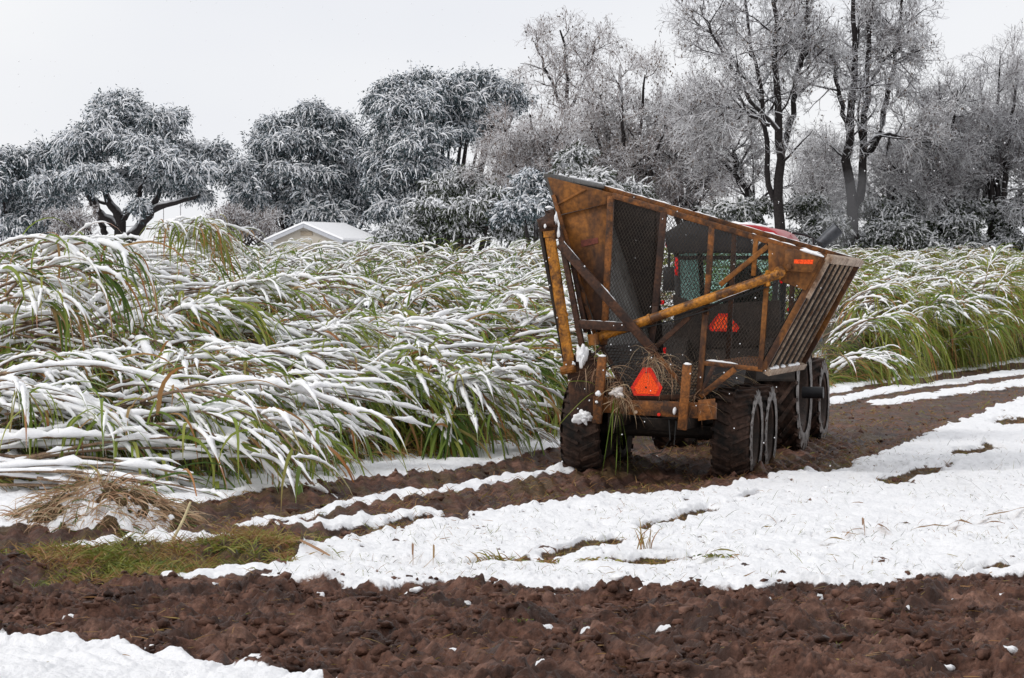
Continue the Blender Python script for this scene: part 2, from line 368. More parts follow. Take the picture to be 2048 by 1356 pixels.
def ground_z(x, y, full=False):
    s, gap, verge, far, fore = ground_fields(x, y)
    near = np.clip((60 - y)/30, 0.0, 1)
    wx = x + 0.10*gn(x*3, y*3, 11); wy = y + 0.12*gn(x*3, y*3, 12)
    b1 = np.abs(gn(wx*2.3, wy*2.0, 13)); b2 = np.abs(gn(wx*5.4, wy*4.8, 14)); b3 = np.abs(gn(wx*12, wy*11, 15)); b4 = np.abs(gn(wx*27, wy*25, 19))
    clod = 0.10*b1 + 0.085*b2 + 0.055*b3 + 0.028*b4*np.clip((40-y)/15, 0, 1)
    headland = sst(0.25, -0.15, y - yB(x))
    # lug prints of tyres that crossed the headland
    lug = np.abs(((x*0.96 + 0.35*y + 0.12*gn(x*1.2, y*1.2, 16))/0.23) % 1 - 0.5)*2
    band = sst(0.55, 0.25, np.abs(y - (19.6 + 0.10*x + 0.2*gn(x*0.7, y*0.0, 17))))
    lugm = band*headland
    m1 = sst(-0.35, 0.25, gn(x*0.9, y*0.8, 24)); m2 = sst(-0.3, 0.3, gn(x*1.6, y*1.5, 25))
    clod = 0.75*clod + (0.105*cells(wx*2.9, wy*2.5, 3)*m1 + 0.055*cells(wx*6.1, wy*5.2, 4)*(0.4 + 0.6*m2) + 0.022*cells(wx*13, wy*12, 5))*np.clip((46-y)/14, 0.15, 1)
    clod = clod*(1 - 0.55*lugm) + 0.11*lug*lugm; mud = clod*(0.6 + 0.5*headland) + 0.07*gn(x*0.8, y*0.8, 18)*headland
    # ruts along the cane road
    mid = 0.5*(yC(x) + yD(x)); hwid = np.maximum(0.5*(yD(x) - yC(x)), 0.5)
    u = (y - mid)/hwid; road = sst(1.15, 0.9, np.abs(u))*(1 - headland)
    rut = -0.10*(np.exp(-((u - 0.55)/0.22)**2) + np.exp(-((u + 0.55)/0.22)**2))*road
    lug2 = (np.abs(((x*1.0 + 0.1*y)/0.24) % 1 - 0.5)*2)*0.055*road
    mud = mud + rut*1.4 + lug2 - 0.12*headland - 0.055*(1 - headland)
    for lx in (-1.0, 1.0):          # mud squeezed up beside the wagon wheels
        for ly in (0.0, 1.4):
            wx0 = _WO[0] + lx*0.974 + ly*0.225; wy0 = _WO[1] - lx*0.225 + ly*0.974; bb = (x - wx0)*0.974 - (y - wy0)*0.225; aa = (x - wx0)*0.225 + (y - wy0)*0.974
            mud = mud + 0.11*np.exp(-(aa/0.5)**2)*np.exp(-((np.abs(bb) - 0.34)/0.09)**2)*(0.7 + b2*1.5)
    cm = gr(520, 1108); mud = mud + 0.16*np.exp(-(((x - cm[0])/0.75)**2 + ((y - cm[1])/0.6)**2))
    sn = s*(0.042 + 0.040*fbm(x*1.7, y*1.3, 21, 3) + 0.018*np.abs(gn(x*6, y*5, 22)) + 0.007*np.abs(gn(x*17, y*14, 23))) + s*0.02*(verge > 0)*sst(0.5, 0, verge)*b2*2
    base_flat = 0.35 + 0.65*(1 - s)
    z = land(x, y) + mud*base_flat*np.clip(near + 0.25, 0, 1) + sn - 0.05*gap
    # mud pressed down around the wheels
    if full:
        wetm = np.clip((np.exp(-((u - 0.55)/0.26)**2) + np.exp(-((u + 0.55)/0.26)**2))*road, 0, 1)*sst(-0.35, 0.25, fbm(x*1.2, y*1.0, 26, 3)) + headland*0.8*sst(0.1, 0.6, fbm(x*1.1, y*1.6, 27, 3)); return z, s, gap, verge, far, np.clip(wetm, 0, 1)
    return z
def build_ground():
    u_in = np.linspace(-1.25, 1.25, 1180)
    g = 1.25*np.geomspace(1.02, 90, 24)
    u = np.concatenate([-g[::-1], u_in, g])
    Y = np.concatenate([np.linspace(-60, 17.4, 30)[:-1], np.cumsum(np.concatenate([[17.4], 0.0125*np.ones(1)]))[:1]])
    rows = [17.4]
    while rows[-1] < 84: rows.append(rows[-1] + 0.017*(rows[-1]/18)**1.55)
    Y = np.concatenate([np.linspace(-60, 17.2, 30), rows, np.geomspace(85.5, 4500, 46)])
    wY = np.maximum(3.9, 0.19*Y); wY = np.clip(wY, 3.9, 0.19*220)
    X = u[None, :]*wY[:, None]; YY = np.repeat(Y[:, None], len(u), 1)
    x, y = X.ravel(), YY.ravel()
    z, s, gap, verge, far, wet = ground_z(x, y, True)
    lit = np.clip(gap + 0.75*sst(0.0, 0.5, fbm(x*1.6, y*1.3, 31, 4))*sst(0.3, -0.3, verge)*(y > yB(x) + 0.05), 0, 1)
    c = gr(330, 1110); lit = np.maximum(lit, sst(1.0, 0.6, np.hypot((x - c[0])/1.6, (y - c[1])/1.1))*sst(-0.3, 0.2, fbm(x*2, y*2, 33, 3)))
    nu, ny = len(u), len(Y)
    i = np.arange(ny-1)[:, None]*nu + np.arange(nu-1)[None, :]
    Q = np.stack([i, i+1, i+nu+1, i+nu], -1).reshape(-1, 4)
    o = mesh_q('ground', np.stack([x, y, z], 1), Q, M['ground'], attrs={'snow': s, 'litter': lit, 'wet': wet})
    tag(o, kind='structure'); return o
build_ground()

# ------------------------------------------------------------------ blades: grass, straw, stubble
def blades(P0, D, L, droop, w, n=5, rng=None, jit=0.12):
    "arching blades from P0 in direction D; returns polylines and half widths"
    m = len(P0); P = np.empty((m, n, 3)); P[:, 0] = P0; d = nrm(D.copy()); st = L/(n-1)
    for k in range(1, n):
        d = d + rng.randn(m, 3)*jit/n*2; d[:, 2] -= droop*st/np.maximum(L, 1e-6)*1.6*(0.4 + k/n)
        d = nrm(d); P[:, k] = P[:, k-1] + d*st[:, None]
    t = np.linspace(0, 1, n)[None, :]
    W = w[:, None]*np.clip(np.minimum(1, 0.55 + t*4)*(1 - t**2.2), 0.06, 1)
    return P, W
def tone_attr(tone, n): return np.repeat(tone, n*2)
def grass_field(name, label, X, Y, L, w, tone, lean, rng, mat, droop=0.6, zoff=0.0):
    m = len(X); P0 = np.stack([X, Y, ground_z(X, Y) - 0.01 + zoff], 1)
    a = rng.rand(m)*2*np.pi; D = np.stack([np.cos(a)*lean, np.sin(a)*lean, np.ones(m)], 1)
    P, W = blades(P0, D, L, np.full(m, droop)*rng.rand(m)*2, w, 4, rng)
    V, Q = ribbons(P, W, rng.rand(m)*3)
    return mesh_q(name, V, Q, mat, attrs={'tone': tone_attr(tone, 4)})
rng = np.random.RandomState(3)
def build_grass():
    # stubble poking through the verge snow
    n = 9000; px = rng.uniform(300, 2200, n); py = rng.uniform(880, 1170, n)
    g = np.array([gr(a, b) for a, b in zip(px, py)]); dens = fbm(g[:, 0]*0.9, g[:, 1]*0.7, 51, 3)
    edge_ = np.minimum(g[:, 1] - yB(g[:, 0]), yC(g[:, 0]) - g[:, 1]) < 0.5
    k = ((dens + rng.rand(n)*0.7 > 0.30) | (edge_ & (rng.rand(n) < 0.7))) & (g[:, 1] < yC(g[:, 0]) - 0.1) & (g[:, 1] > yB(g[:, 0]) + 0.05); g = g[k]; n = len(g)
    o = grass_field('snow_stubble', '', g[:, 0], g[:, 1], rng.uniform(0.03, 0.11, n)*(1 + 1.2*(rng.rand(n) > 0.93)), rng.uniform(0.0012, 0.003, n), np.where(rng.rand(n) < 0.5, rng.uniform(0, 0.3, n), rng.uniform(0.4, 1, n)), 0.7, rng, M['dry_grass'])
    tag(o, 'sparse dark stubble poking through the snow of the verge', kind='stuff')
    # brown trampled grass along the road
    X, Y, T = [], [], []
    n = 60000; px = rng.uniform(150, 2200, n); py = rng.uniform(725, 1130, n)
    g = np.array([gr(a, b) for a, b in zip(px, py)]); x, y = g[:, 0], g[:, 1]
    s, gap, verge, far, fore = ground_fields(x, y)
    dn = fbm(x*1.3, y*0.9, 52, 3); inr = (y > yC(x) - 0.15) & (y < yD(x) + 0.5)
    k = inr & (dn + 0.6*rng.rand(n) > 0.22) & (s < 0.9) & (y > yB(x)) | (gap > 0.3)
    x, y = x[k], y[k]; n = len(x)
    far_k = np.clip(y/35, 0.8, 1.6)
    o = grass_field('road_grass', '', x, y, rng.uniform(0.05, 0.17, n), rng.uniform(0.002, 0.006, n)*far_k, np.clip(rng.normal(0.80, 0.20, n), 0, 1), 1.0, rng, M['dry_grass'])
    tag(o, 'brown trampled grass along the muddy cane road', kind='stuff')
    # green and brown patch of torn grass at the left where the tracks meet
    n = 12000; px = np.concatenate([rng.normal(250, 100, n//2), rng.normal(520, 70, n//4), rng.uniform(60, 640, n//4)]); py = np.concatenate([rng.normal(1130, 16, n//2), rng.normal(1105, 20, n//4), rng.uniform(1078, 1162, n//4)])
    k = (py > 1068) & (py < 1166); px, py = px[k], py[k]
    g = np.array([gr(a, b) for a, b in zip(px, py)]); x, y = g[:, 0], g[:, 1]
    s = ground_fields(x, y)[0]; k = (s < 0.5) & (fbm(x*2.2, y*1.5, 53, 3) + rng.rand(len(x))*0.5 > 0.1); x, y = x[k], y[k]; n = len(x)
    green = fbm(x*1.5, y*1.5, 54, 2) > 0.05
    o = grass_field('torn_grass', '', x, y, rng.uniform(0.06, 0.24, n), rng.uniform(0.002, 0.006, n), np.where(green, rng.uniform(0.3, 0.6, n), rng.uniform(0.5, 1.0, n)), 1.0, rng, M['dry_grass'], 0.55)
    tag(o, 'torn green and brown grass patch where the tracks meet', kind='stuff')
    # roots and small weeds in the headland mud
    n = 22000; px = rng.uniform(-60, 2120, n); py = rng.uniform(1160, 1356, n)
    g = np.array([gr(a, b) for a, b in zip(px, py)]); x, y = g[:, 0], g[:, 1]
    dn = fbm(x*1.4, y*1.4, 55, 3); s = ground_fields(x, y)[0]
    k = (s < 0.4) & ((dn > 0.5) | ((np.abs(y - yB(x)) < 0.35) & (dn > 0.0)) | (rng.rand(n) < 0.16)); x, y, dn = x[k], y[k], dn[k]; n = len(x)
    o = grass_field('mud_weeds', '', x, y, rng.uniform(0.02, 0.07, n), rng.uniform(0.001, 0.0028, n), np.where(fbm(x*0.9, y*0.9, 56, 2) > 0.25, rng.uniform(0.25, 0.5, n), rng.uniform(0.6, 1.0, n)), 1.1, rng, M['dry_grass'])
    tag(o, 'scattered roots and small weeds in the churned mud', kind='stuff')
build_grass()
def build_crumbs():
    n = 4200; px = rng.uniform(-60, 2120, n); py = np.concatenate([rng.uniform(1170, 1345, n//2), rng.uniform(760, 1150, n - n//2)])
    g = np.array([gr(a, b) for a, b in zip(px, py)]); x, y = g[:, 0], g[:, 1]; s, gap, verge, far, fore = ground_fields(x, y)
    edge = np.maximum.reduce([sst(-0.7, 0.0, verge), sst(-0.6, 0.0, far), sst(-0.8, 0.1, yA(x) - y)]); clump = sst(0.2, 0.7, fbm(x*0.8, y*0.8, 57, 2))
    k = (s < 0.4) & (rng.rand(n) < 0.14*edge + 0.03*clump + 0.004); x, y = x[k], y[k]; z = ground_z(x, y)
    bl = [((a, b, c), rng.uniform(0.012, 0.045)*np.array([1.4, 1.1, 0.7])) for a, b, c in zip(x, y, z)]
    V, T = lump_mesh(rng, bl, 2, 0.7); tag(mesh_q('snow_crumbs', V, T, M['snow']), 'crumbs of snow scattered over the mud near the snow edges', kind='stuff')
    n = 1500; px = rng.uniform(-60, 2120, n); py = rng.uniform(1000, 1350, n); g = np.array([gr(a, b) for a, b in zip(px, py)]); x, y = g[:, 0], g[:, 1]; s = ground_fields(x, y)[0]
    k = (s < 0.5) | (rng.rand(n) < 0.12); x, y = x[k], y[k]; n = len(x); P0 = np.stack([x, y, ground_z(x, y) + 0.012], 1); a = rng.rand(n)*6.28
    D = np.stack([np.cos(a), np.sin(a), rng.normal(0.05, 0.15, n)], 1); P, W = blades(P0, D, rng.uniform(0.04, 0.2, n), rng.uniform(0, 0.3, n), rng.uniform(0.002, 0.006, n), 4, rng)
    V, Q = ribbons(P, W, rng.randn(n)); tag(mesh_q('straw_litter', V, Q, M['dry_grass'], attrs={'tone': tone_attr(rng.uniform(0.62, 0.95, n), 4)}), 'short bits of straw and root strewn over the mud', kind='stuff')
build_crumbs()
def build_clods():
    n = 16000; px = rng.uniform(-60, 2120, n); py = np.concatenate([rng.uniform(1168, 1352, n*3//5), rng.uniform(800, 1168, n - n*3//5)])
    g = np.array([gr(a, b) for a, b in zip(px, py)]); x, y = g[:, 0], g[:, 1]; s, gap, verge, far, fore = ground_fields(x, y)
    dn = fbm(x*1.5, y*1.3, 58, 3); near_edge = (np.abs(verge) < 0.25) | (np.abs(far) < 0.25)
    k = ((s < 0.3) & (dn + 0.5*rng.rand(n) > 0.42)) | ((s >= 0.3) & near_edge & (rng.rand(n) < 0.10)); x, y, s = x[k], y[k], s[k]; z = ground_z(x, y)
    bl = [((a, b, c + 0.004), (rng.uniform(0.010, 0.026) if q > 0.3 else 0.012 + 0.035*rng.rand()**2.5)*np.array([1.3, 1.1, 0.85])*rng.uniform(0.8, 1.2, 3)) for a, b, c, q in zip(x, y, z, s)]
    V, T = lump_mesh(rng, bl, 1, 1.0); tag(mesh_q('mud_clods', V, T, M['ground'], smooth=False), 'loose clods and crumbs of mud strewn over the churned soil', kind='stuff')
build_clods()
# tufts and straws that can be told apart
def tuft(px, py, n, spread, L, tone, label, lean=1.0, name='grass_tuft', group=None, dirx=0.0):
    c = gr(px, py); t0 = np.array([c[0], c[1], ground_z(np.array([c[0]]), np.array([c[1]]))[0]])
    P0 = np.stack([rng.randn(n)*spread, rng.randn(n)*spread*0.6, np.zeros(n) - 0.01], 1)
    a = rng.rand(n)*2*np.pi; D = np.stack([np.cos(a)*lean + dirx, np.sin(a)*lean, 0.8 + rng.rand(n)*0.5], 1)
    P, W = blades(P0, D, rng.uniform(0.5, 1.0, n)*L, rng.uniform(0.4, 1.6, n), rng.uniform(0.005, 0.010, n), 5, rng)
    V, Q = ribbons(P, W, rng.rand(n)*3)
    o = mesh_q(name, V, Q, M['dry_grass'], attrs={'tone': tone_attr(np.clip(rng.normal(tone, 0.18, n), 0, 1), 5)})
    o.location = t0; tag(o, label, 'grass tuft', group); return o
tuft(998, 1128, 90, 0.09, 0.26, 0.62, 'leaning green and brown grass tuft in the open snow', 0.9, dirx=0.4)
tuft(1085, 1126, 40, 0.07, 0.14, 0.8, 'small brown grass tuft just right of the leaning green tuft', 1.4)
tuft(1290, 1120, 160, 0.22, 0.20, 0.72, 'wide golden grass tuft with tall thin stems in the snow', 1.3)
tuft(1285, 1112, 14, 0.04, 0.36, 0.7, 'few tall upright grass stems rising behind the golden tuft', 0.25)
tuft(1180, 1133, 36, 0.10, 0.10, 0.65, 'low brown grass tuft left of the golden tuft', 1.4)
tuft(1440, 1124, 50, 0.12, 0.09, 0.5, 'low yellow green grass tuft right of the golden tuft', 1.6)
tuft(980, 1332, 60, 0.05, 0.09, 0.36, 'bright green weed tuft in the foreground mud', 1.0)
tuft(1030, 1252, 36, 0.05, 0.07, 0.4, 'small green weed tuft beside the white scraps in the mud', 1.0)
tuft(590, 1118, 200, 0.16, 0.20, 0.75, 'brown grass clump at the very tip of the verge snow', 1.4)
tuft(468, 1112, 260, 0.18, 0.26, 0.5, 'olive grass clump left of the big matted clump', 1.3)
tuft(300, 1130, 260, 0.22, 0.26, 0.42, 'green grass clump in front of the slanted pale stalk', 1.0)
tuft(130, 1120, 220, 0.22, 0.24, 0.6, 'tangled grass clump at the left end of the torn patch', 1.2)
tuft(525, 1090, 520, 0.20, 0.42, 0.60, 'big matted olive grass clump at the point of the verge snow', 1.6)
def straw(a, b, w, tone, label, bend=0.03, lift=0.02, cat_='cane leaf', name='cane_leaf'):
    p = gr(*a); q = gr(*b); n = 6; t = np.linspace(0, 1, n)
    P = p[None, :]*(1 - t[:, None]) + q[None, :]*t[:, None]
    P[:, 2] = ground_z(P[:, 0], P[:, 1]).max()*0.5 + ground_z(P[:, 0], P[:, 1])*0.5 + lift + bend*np.sin(t*np.pi)
    P[:, 1] += 0.05*np.sin(t*np.pi)
    W = w*np.clip(np.minimum(1, 0.5 + 3*t)*(1 - t**3), 0.12, 1)
    c = P.mean(0); V, Q = ribbons((P - c)[None], W[None], np.array([0.5]))
    o = mesh_q(name, V, Q, M['dry_grass'], attrs={'tone': np.full(len(V), tone)})
    o.location = c; tag(o, label, cat_); return o
straw((1758, 1068), (1785, 1086), 0.03, 0.92, 'short brown cane leaf scrap standing tilted in the snow', 0.02)
straw((1822, 1074), (1900, 1068), 0.02, 0.78, 'tan cane leaf lying left of the long straw line')
straw((1885, 1073), (1945, 1062), 0.024, 0.85, 'brown cane leaf lying in the middle of the straw line')
straw((1950, 1056), (2060, 1030), 0.026, 0.8, 'longest tan cane leaf at the right edge of the snow')
straw((1965, 1062), (2010, 1060), 0.018, 0.95, 'dark brown cane leaf piece just below the longest leaf')
straw((1640, 1100), (1690, 1092), 0.022, 0.7, 'yellowish cane leaf lying on snow left of the tilted scrap')
straw((1690, 1090), (1728, 1076), 0.014, 0.85, 'thin brown straw lying beside the yellowish leaf')
straw((1725, 1064), (1730, 1088), 0.012, 0.9, 'short upright straw stuck in the snow', 0.12)
straw((1390, 1132), (1470, 1118), 0.03, 0.6, 'broad olive leaf lying on the snow by the headland edge')
straw((1910, 958), (2000, 1024), 0.009, 0.05, 'long thin dark stem lying slantwise on the clean snow', 0.06)
straw((655, 1112), (682, 1138), 0.02, 0.42, 'short green leaf piece on the tip of the snow verge')
straw((660, 1134), (560, 1100), 0.016, 0.88, 'long brown stalk lying from the matted clump to the snow')
straw((825, 1125), (826, 1144), 0.012, 0.9, 'short dark red stem standing in the snow', 0.15)
straw((868, 1128), (866, 1144), 0.01, 0.75, 'pale thin stem standing in snow beside the dark red stem', 0.15)

# ------------------------------------------------------------------ lodged sugarcane
def heap_h(x, y):
    "height of the lodged cane above the ground, d metres behind the field edge"
    d = (y - yE(x))*0.85
    h = 0.85*sst(0.2, 1.7, d) + 2.25*(1 - np.exp(-np.maximum(d - 1.2, 0)/23.0)) + 0.40*sst(30, 72, d)
    h = h + (0.48*gn(x*0.42, y*0.30, 61) + 0.30*gn(x*1.0, y*0.7, 62))*sst(0, 2.5, d)
    left = np.exp(-((x + 5.6)/2.2)**2)*sst(0.3, 2.5, d)*np.exp(-np.maximum(d - 3, 0)/9); h = h + 0.45*left
    right = sst(6.5, 9.0, x)*sst(0.1, 1.6, d); h = h + 0.95*right*np.exp(-np.maximum(d - 1, 0)/12)
    cap = 3.35 - 0.95*sst(2.0, 7.5, x) + 0.22*gn(x*0.5, y*0.35, 63); h = np.where(h > cap, cap + 0.15*(h - cap), h)
    return h*sst(0.1, 0.4, d)
def cane_proto(seed, kind):
    "one bent-over stool of cane: stalks, blades and the snow on both; leans towards +x"
    r = np.random.RandomState(seed)
    cfg = {'lodged': (10, 2.3, 5, 1.05, 1.15, 0.74, 9), 'arch': (6, 1.8, 11, 1.3, 1.3, 0.68, 32), 'fall': (5, 1.2, 14, 1.2, 1.6, 0.68, 44),
           'green': (6, 1.9, 22, 1.45, 1.6, 0.13, 48), 'upright': (3, 1.7, 12, 1.2, 1.0, 0.3, 68), 'far': (4, 2.0, 9, 1.2, 1.4, 0.52, 36), 'stalks': (15, 2.4, 2, 1.0, 1.3, 0.6, 5)}[kind]
    ns, ls, nl, ll, dr, snowp, el = cfg
    snowp = snowp*(0.42 if seed % 2 and kind in ('lodged', 'arch', 'fall') else 1.0)
    n = 10; stalks, srad = [], []
    LP, LD, LT = [], [], []
    tone_c = r.uniform(0.25, 0.55) + (0.14 if kind == 'green' else 0)
    for i in range(ns):
        e = math.radians(el + r.uniform(-9, 12)); az = r.normal(0, {'lodged': 0.16, 'stalks': 0.09, 'arch': 0.2, 'far': 0.3, 'green': 0.35}.get(kind, 0.6))
        d = np.array([math.cos(e)*math.cos(az), math.cos(e)*math.sin(az), math.sin(e)])
        p = np.array([r.uniform(-0.35, 0.35), r.normal(0, 0.30), r.uniform(-0.15, 0.25 if kind in ('lodged', 'stalks') else 0.1)])
        L = ls*r.uniform(0.75, 1.2); st = L/(n-1); pts = [p]
        for k in range(1, n):
            d = d + np.array([0, r.normal(0, 0.05), -(0.10 + 0.10*k/n)*(el/32.0 if kind not in ('lodged', 'stalks') else (0.75 if kind == 'lodged' else 0.25))*(0.45 if kind == 'upright' else 1)]); d = d/np.linalg.norm(d)
            p = p + d*st; pts.append(p)
        pts = np.array(pts); stalks.append(pts); srad.append(np.linspace(0.021, 0.010, n)*r.uniform(0.8, 1.2))
        T = nrm(np.gradient(pts, axis=0))
        for j in range(nl):
            t = 0.42 + 0.58*(j + r.rand())/nl; q = t*(n-1); a = min(int(q), n-2); f = q - a
            LP.append(pts[a]*(1-f) + pts[a+1]*f)
            side = np.cross(T[a], [0, 0, 1.0]); side = side/max(np.linalg.norm(side), 0.2)
            LD.append(T[a]*r.uniform(0.7, 1.2) + side*r.normal(0, 0.55 if kind in ('lodged', 'arch') else 0.65) + np.array([0, 0, r.uniform(0.0, 0.7)])); LT.append(t)
    nb_ = len(LP)
    if kind in ('lodged', 'arch', 'fall', 'stalks'):        # bare blades hanging straight down out of the bundle
        for q in range(26 if kind == 'lodged' else 18):
            P_ = stalks[r.randint(ns)]; a = r.randint(3, n-1); LP.append(P_[a] + r.normal(0, 0.05, 3)); LD.append(np.array([r.normal(0.35, 0.5), r.normal(-0.15, 0.55), r.uniform(0.0, 0.55)])); LT.append(0.6)
    LP, LD, LT = np.array(LP), np.array(LD), np.array(LT); m = len(LP); bare = np.arange(m) >= nb_
    L = ll*r.uniform(0.6, 1.15, m)*(0.7 + 0.3*LT); nb = 9
    P, W = blades(LP, LD, L, np.where(bare, 2.3, dr)*r.uniform(0.7, 1.5, m), r.uniform(0.013, 0.027, m), nb, r, 0.24)
    tone = np.clip(r.normal(tone_c, 0.13, m), 0, 0.7); dead = r.rand(m) < (0.24 if kind != 'green' else 0.14)
    tone[dead] = r.uniform(0.7, 1.0, dead.sum())
    tone[bare] = np.where(r.rand(bare.sum()) < 0.78, r.uniform(0.38, 0.70, bare.sum()), r.uniform(0.75, 1.0, bare.sum()))
    lv, lq = ribbons(P, W, r.normal(0, 0.5, m))
    tone_v = np.repeat(tone, nb*2) + np.tile(np.repeat(np.linspace(-0.04, 0.10, nb), 2), m)
    S = np.array(stalks); R = np.array(srad); sv, sq = tubes(S, R, 5)
    # snow: a rope of it along everything that lies near level
    def rope(P, cut, keep, thick, k=6, gapk=0.45):
        T = nrm(np.gradient(P, axis=1)); n_ = P.shape[1]
        lev = np.clip((0.88 - np.abs(T[..., 2]))/0.35, 0, 1)*np.where(np.linspace(0, 1, n_)[None, :] < cut[:, None], 1, 0.0)
        nz = np.clip(0.75 + 0.55*gn(np.arange(n_)[None, :]*0.8 + r.rand(len(P))[:, None]*90, r.rand(len(P))[:, None]*90 + 0*T[..., 0], 71), 0.0, 1.4); nz = np.where(nz < gapk, 0, nz)
        rad = thick*np.sqrt(lev)*nz*keep[:, None]; rad[:, -1] *= 0.25; rad[:, 0] *= 0.7
        ok = rad.max(1) > 0.006; P2, r2 = P[ok], np.maximum(rad[ok], 0.0008)
        # finer samples so that the rope is lumpy
        i = np.linspace(0, n_-1, n_*3 - 2); a = np.minimum(i.astype(int), n_-2); f = (i - a)
        P3 = P2[:, a]*(1-f)[None, :, None] + P2[:, a+1]*f[None, :, None]; r3 = r2[:, a]*(1-f) + r2[:, a+1]*f
        r3 = np.maximum(r3*(1 + 0.24*r.randn(*r3.shape)).clip(0.45, 1.5), 0.0008)
        return tubes(P3, r3, k, lift=0.55, flat=0.85)
    zr = np.argsort(np.argsort(LP[:, 2] + 0.25*nrm(LD)[:, 2]))/m
    keep = (r.rand(m) < snowp*np.clip(0.05 + 1.25*zr, 0, 1))*r.uniform(0.65, 1.3, m)*(~bare)
    sn = [rope(P, r.uniform(0.4, 0.85, m), keep, 0.033 if kind != 'far' else 0.03, 5)]
    sn.append(rope(S, np.full(ns, 1.1), (r.rand(ns) < (0.78 if kind != 'green' else 0.4))*r.uniform(0.7, 1.35, ns), 0.045 if kind != 'upright' else 0.03, 6, 0.55))
    if kind in ('lodged', 'arch', 'fall', 'stalks') and snowp > 0.5:      # pillows of snow bridging the stalks
        pl, pr = [], []
        for q in range(7 if kind != 'stalks' else 4):
            sidx = r.randint(ns); a0 = r.randint(2, n-4); seg = S[sidx, a0:a0+4]; tt = np.linspace(0, 3, 9); ia = np.minimum(tt.astype(int), 2); ff = (tt - ia)[:, None]
            line = seg[ia]*(1-ff) + seg[ia+1]*ff + np.array([0, 0, 0.02]); line[:, 1] += r.normal(0, 0.03)
            if abs(line[-1, 2] - line[0, 2]) > 0.35: continue
            pl.append(line); pr.append(r.uniform(0.045, 0.085)*np.array([.15, .55, .8, 1, .95, 1.05, .85, .55, .15])*(1 + 0.12*r.randn(9)))
        if pl: sn.append(tubes(np.array(pl), np.maximum(np.array(pr), 0.002), 7, lift=0.25, flat=0.6))
    nv, nq = cat(sn)
    return dict(stalk=(sv, sq), leaf=(lv, lq, tone_v), snow=(nv, nq), h=float(np.percentile(lv[:, 2], 90)))
CP = {k: [cane_proto(100*i + j, k) for j in range(n)] for i, (k, n) in enumerate([('lodged', 7), ('arch', 6), ('fall', 5), ('green', 5), ('upright', 4), ('far', 5), ('stalks', 4)])}
for k, lst in CP.items():
    if k == 'far': continue
    for p in lst:
        p['me'] = [mesh_q('stalks', *p['stalk'], None, mesh_only=True), mesh_q('leaves', p['leaf'][0], p['leaf'][1], None, attrs={'tone': p['leaf'][2]}, mesh_only=True),
                   mesh_q('snow', *p['snow'], None, mesh_only=True)]
        for me, mt in zip(p['me'], (M['cane_stalk'], M['cane_leaf'], M['snow'])): me.materials.append(mt)
CANE_LABEL = {'lodged': 'lodged sugarcane clump lying flat under heavy ropes of snow', 'arch': 'sugarcane clump arching over with snow along its drooping blades',
              'fall': 'low sugarcane clump with snowy blades falling like a fountain', 'green': 'green sugarcane clump with long hanging blades and little snow',
              'stalks': 'stack of bare brown cane stalks lying level with snow along their tops',
              'upright': 'half upright sugarcane clump with green blades standing above the lodged cane'}
def put_cane(kind, proto, loc, yaw, s, label=None, group='lodged sugarcane clumps in the field', tilt=0.0):
    t = thing('sugarcane_clump', label or CANE_LABEL[kind], 'sugarcane', loc, (0, tilt, yaw), group if label is None else None); t.scale = (s, s, s)
    for nm, me in zip(('stalks', 'leaves', 'snow'), proto['me']):
        o = bpy.data.objects.new(nm, me); COL.objects.link(o); o.parent = t
    return t
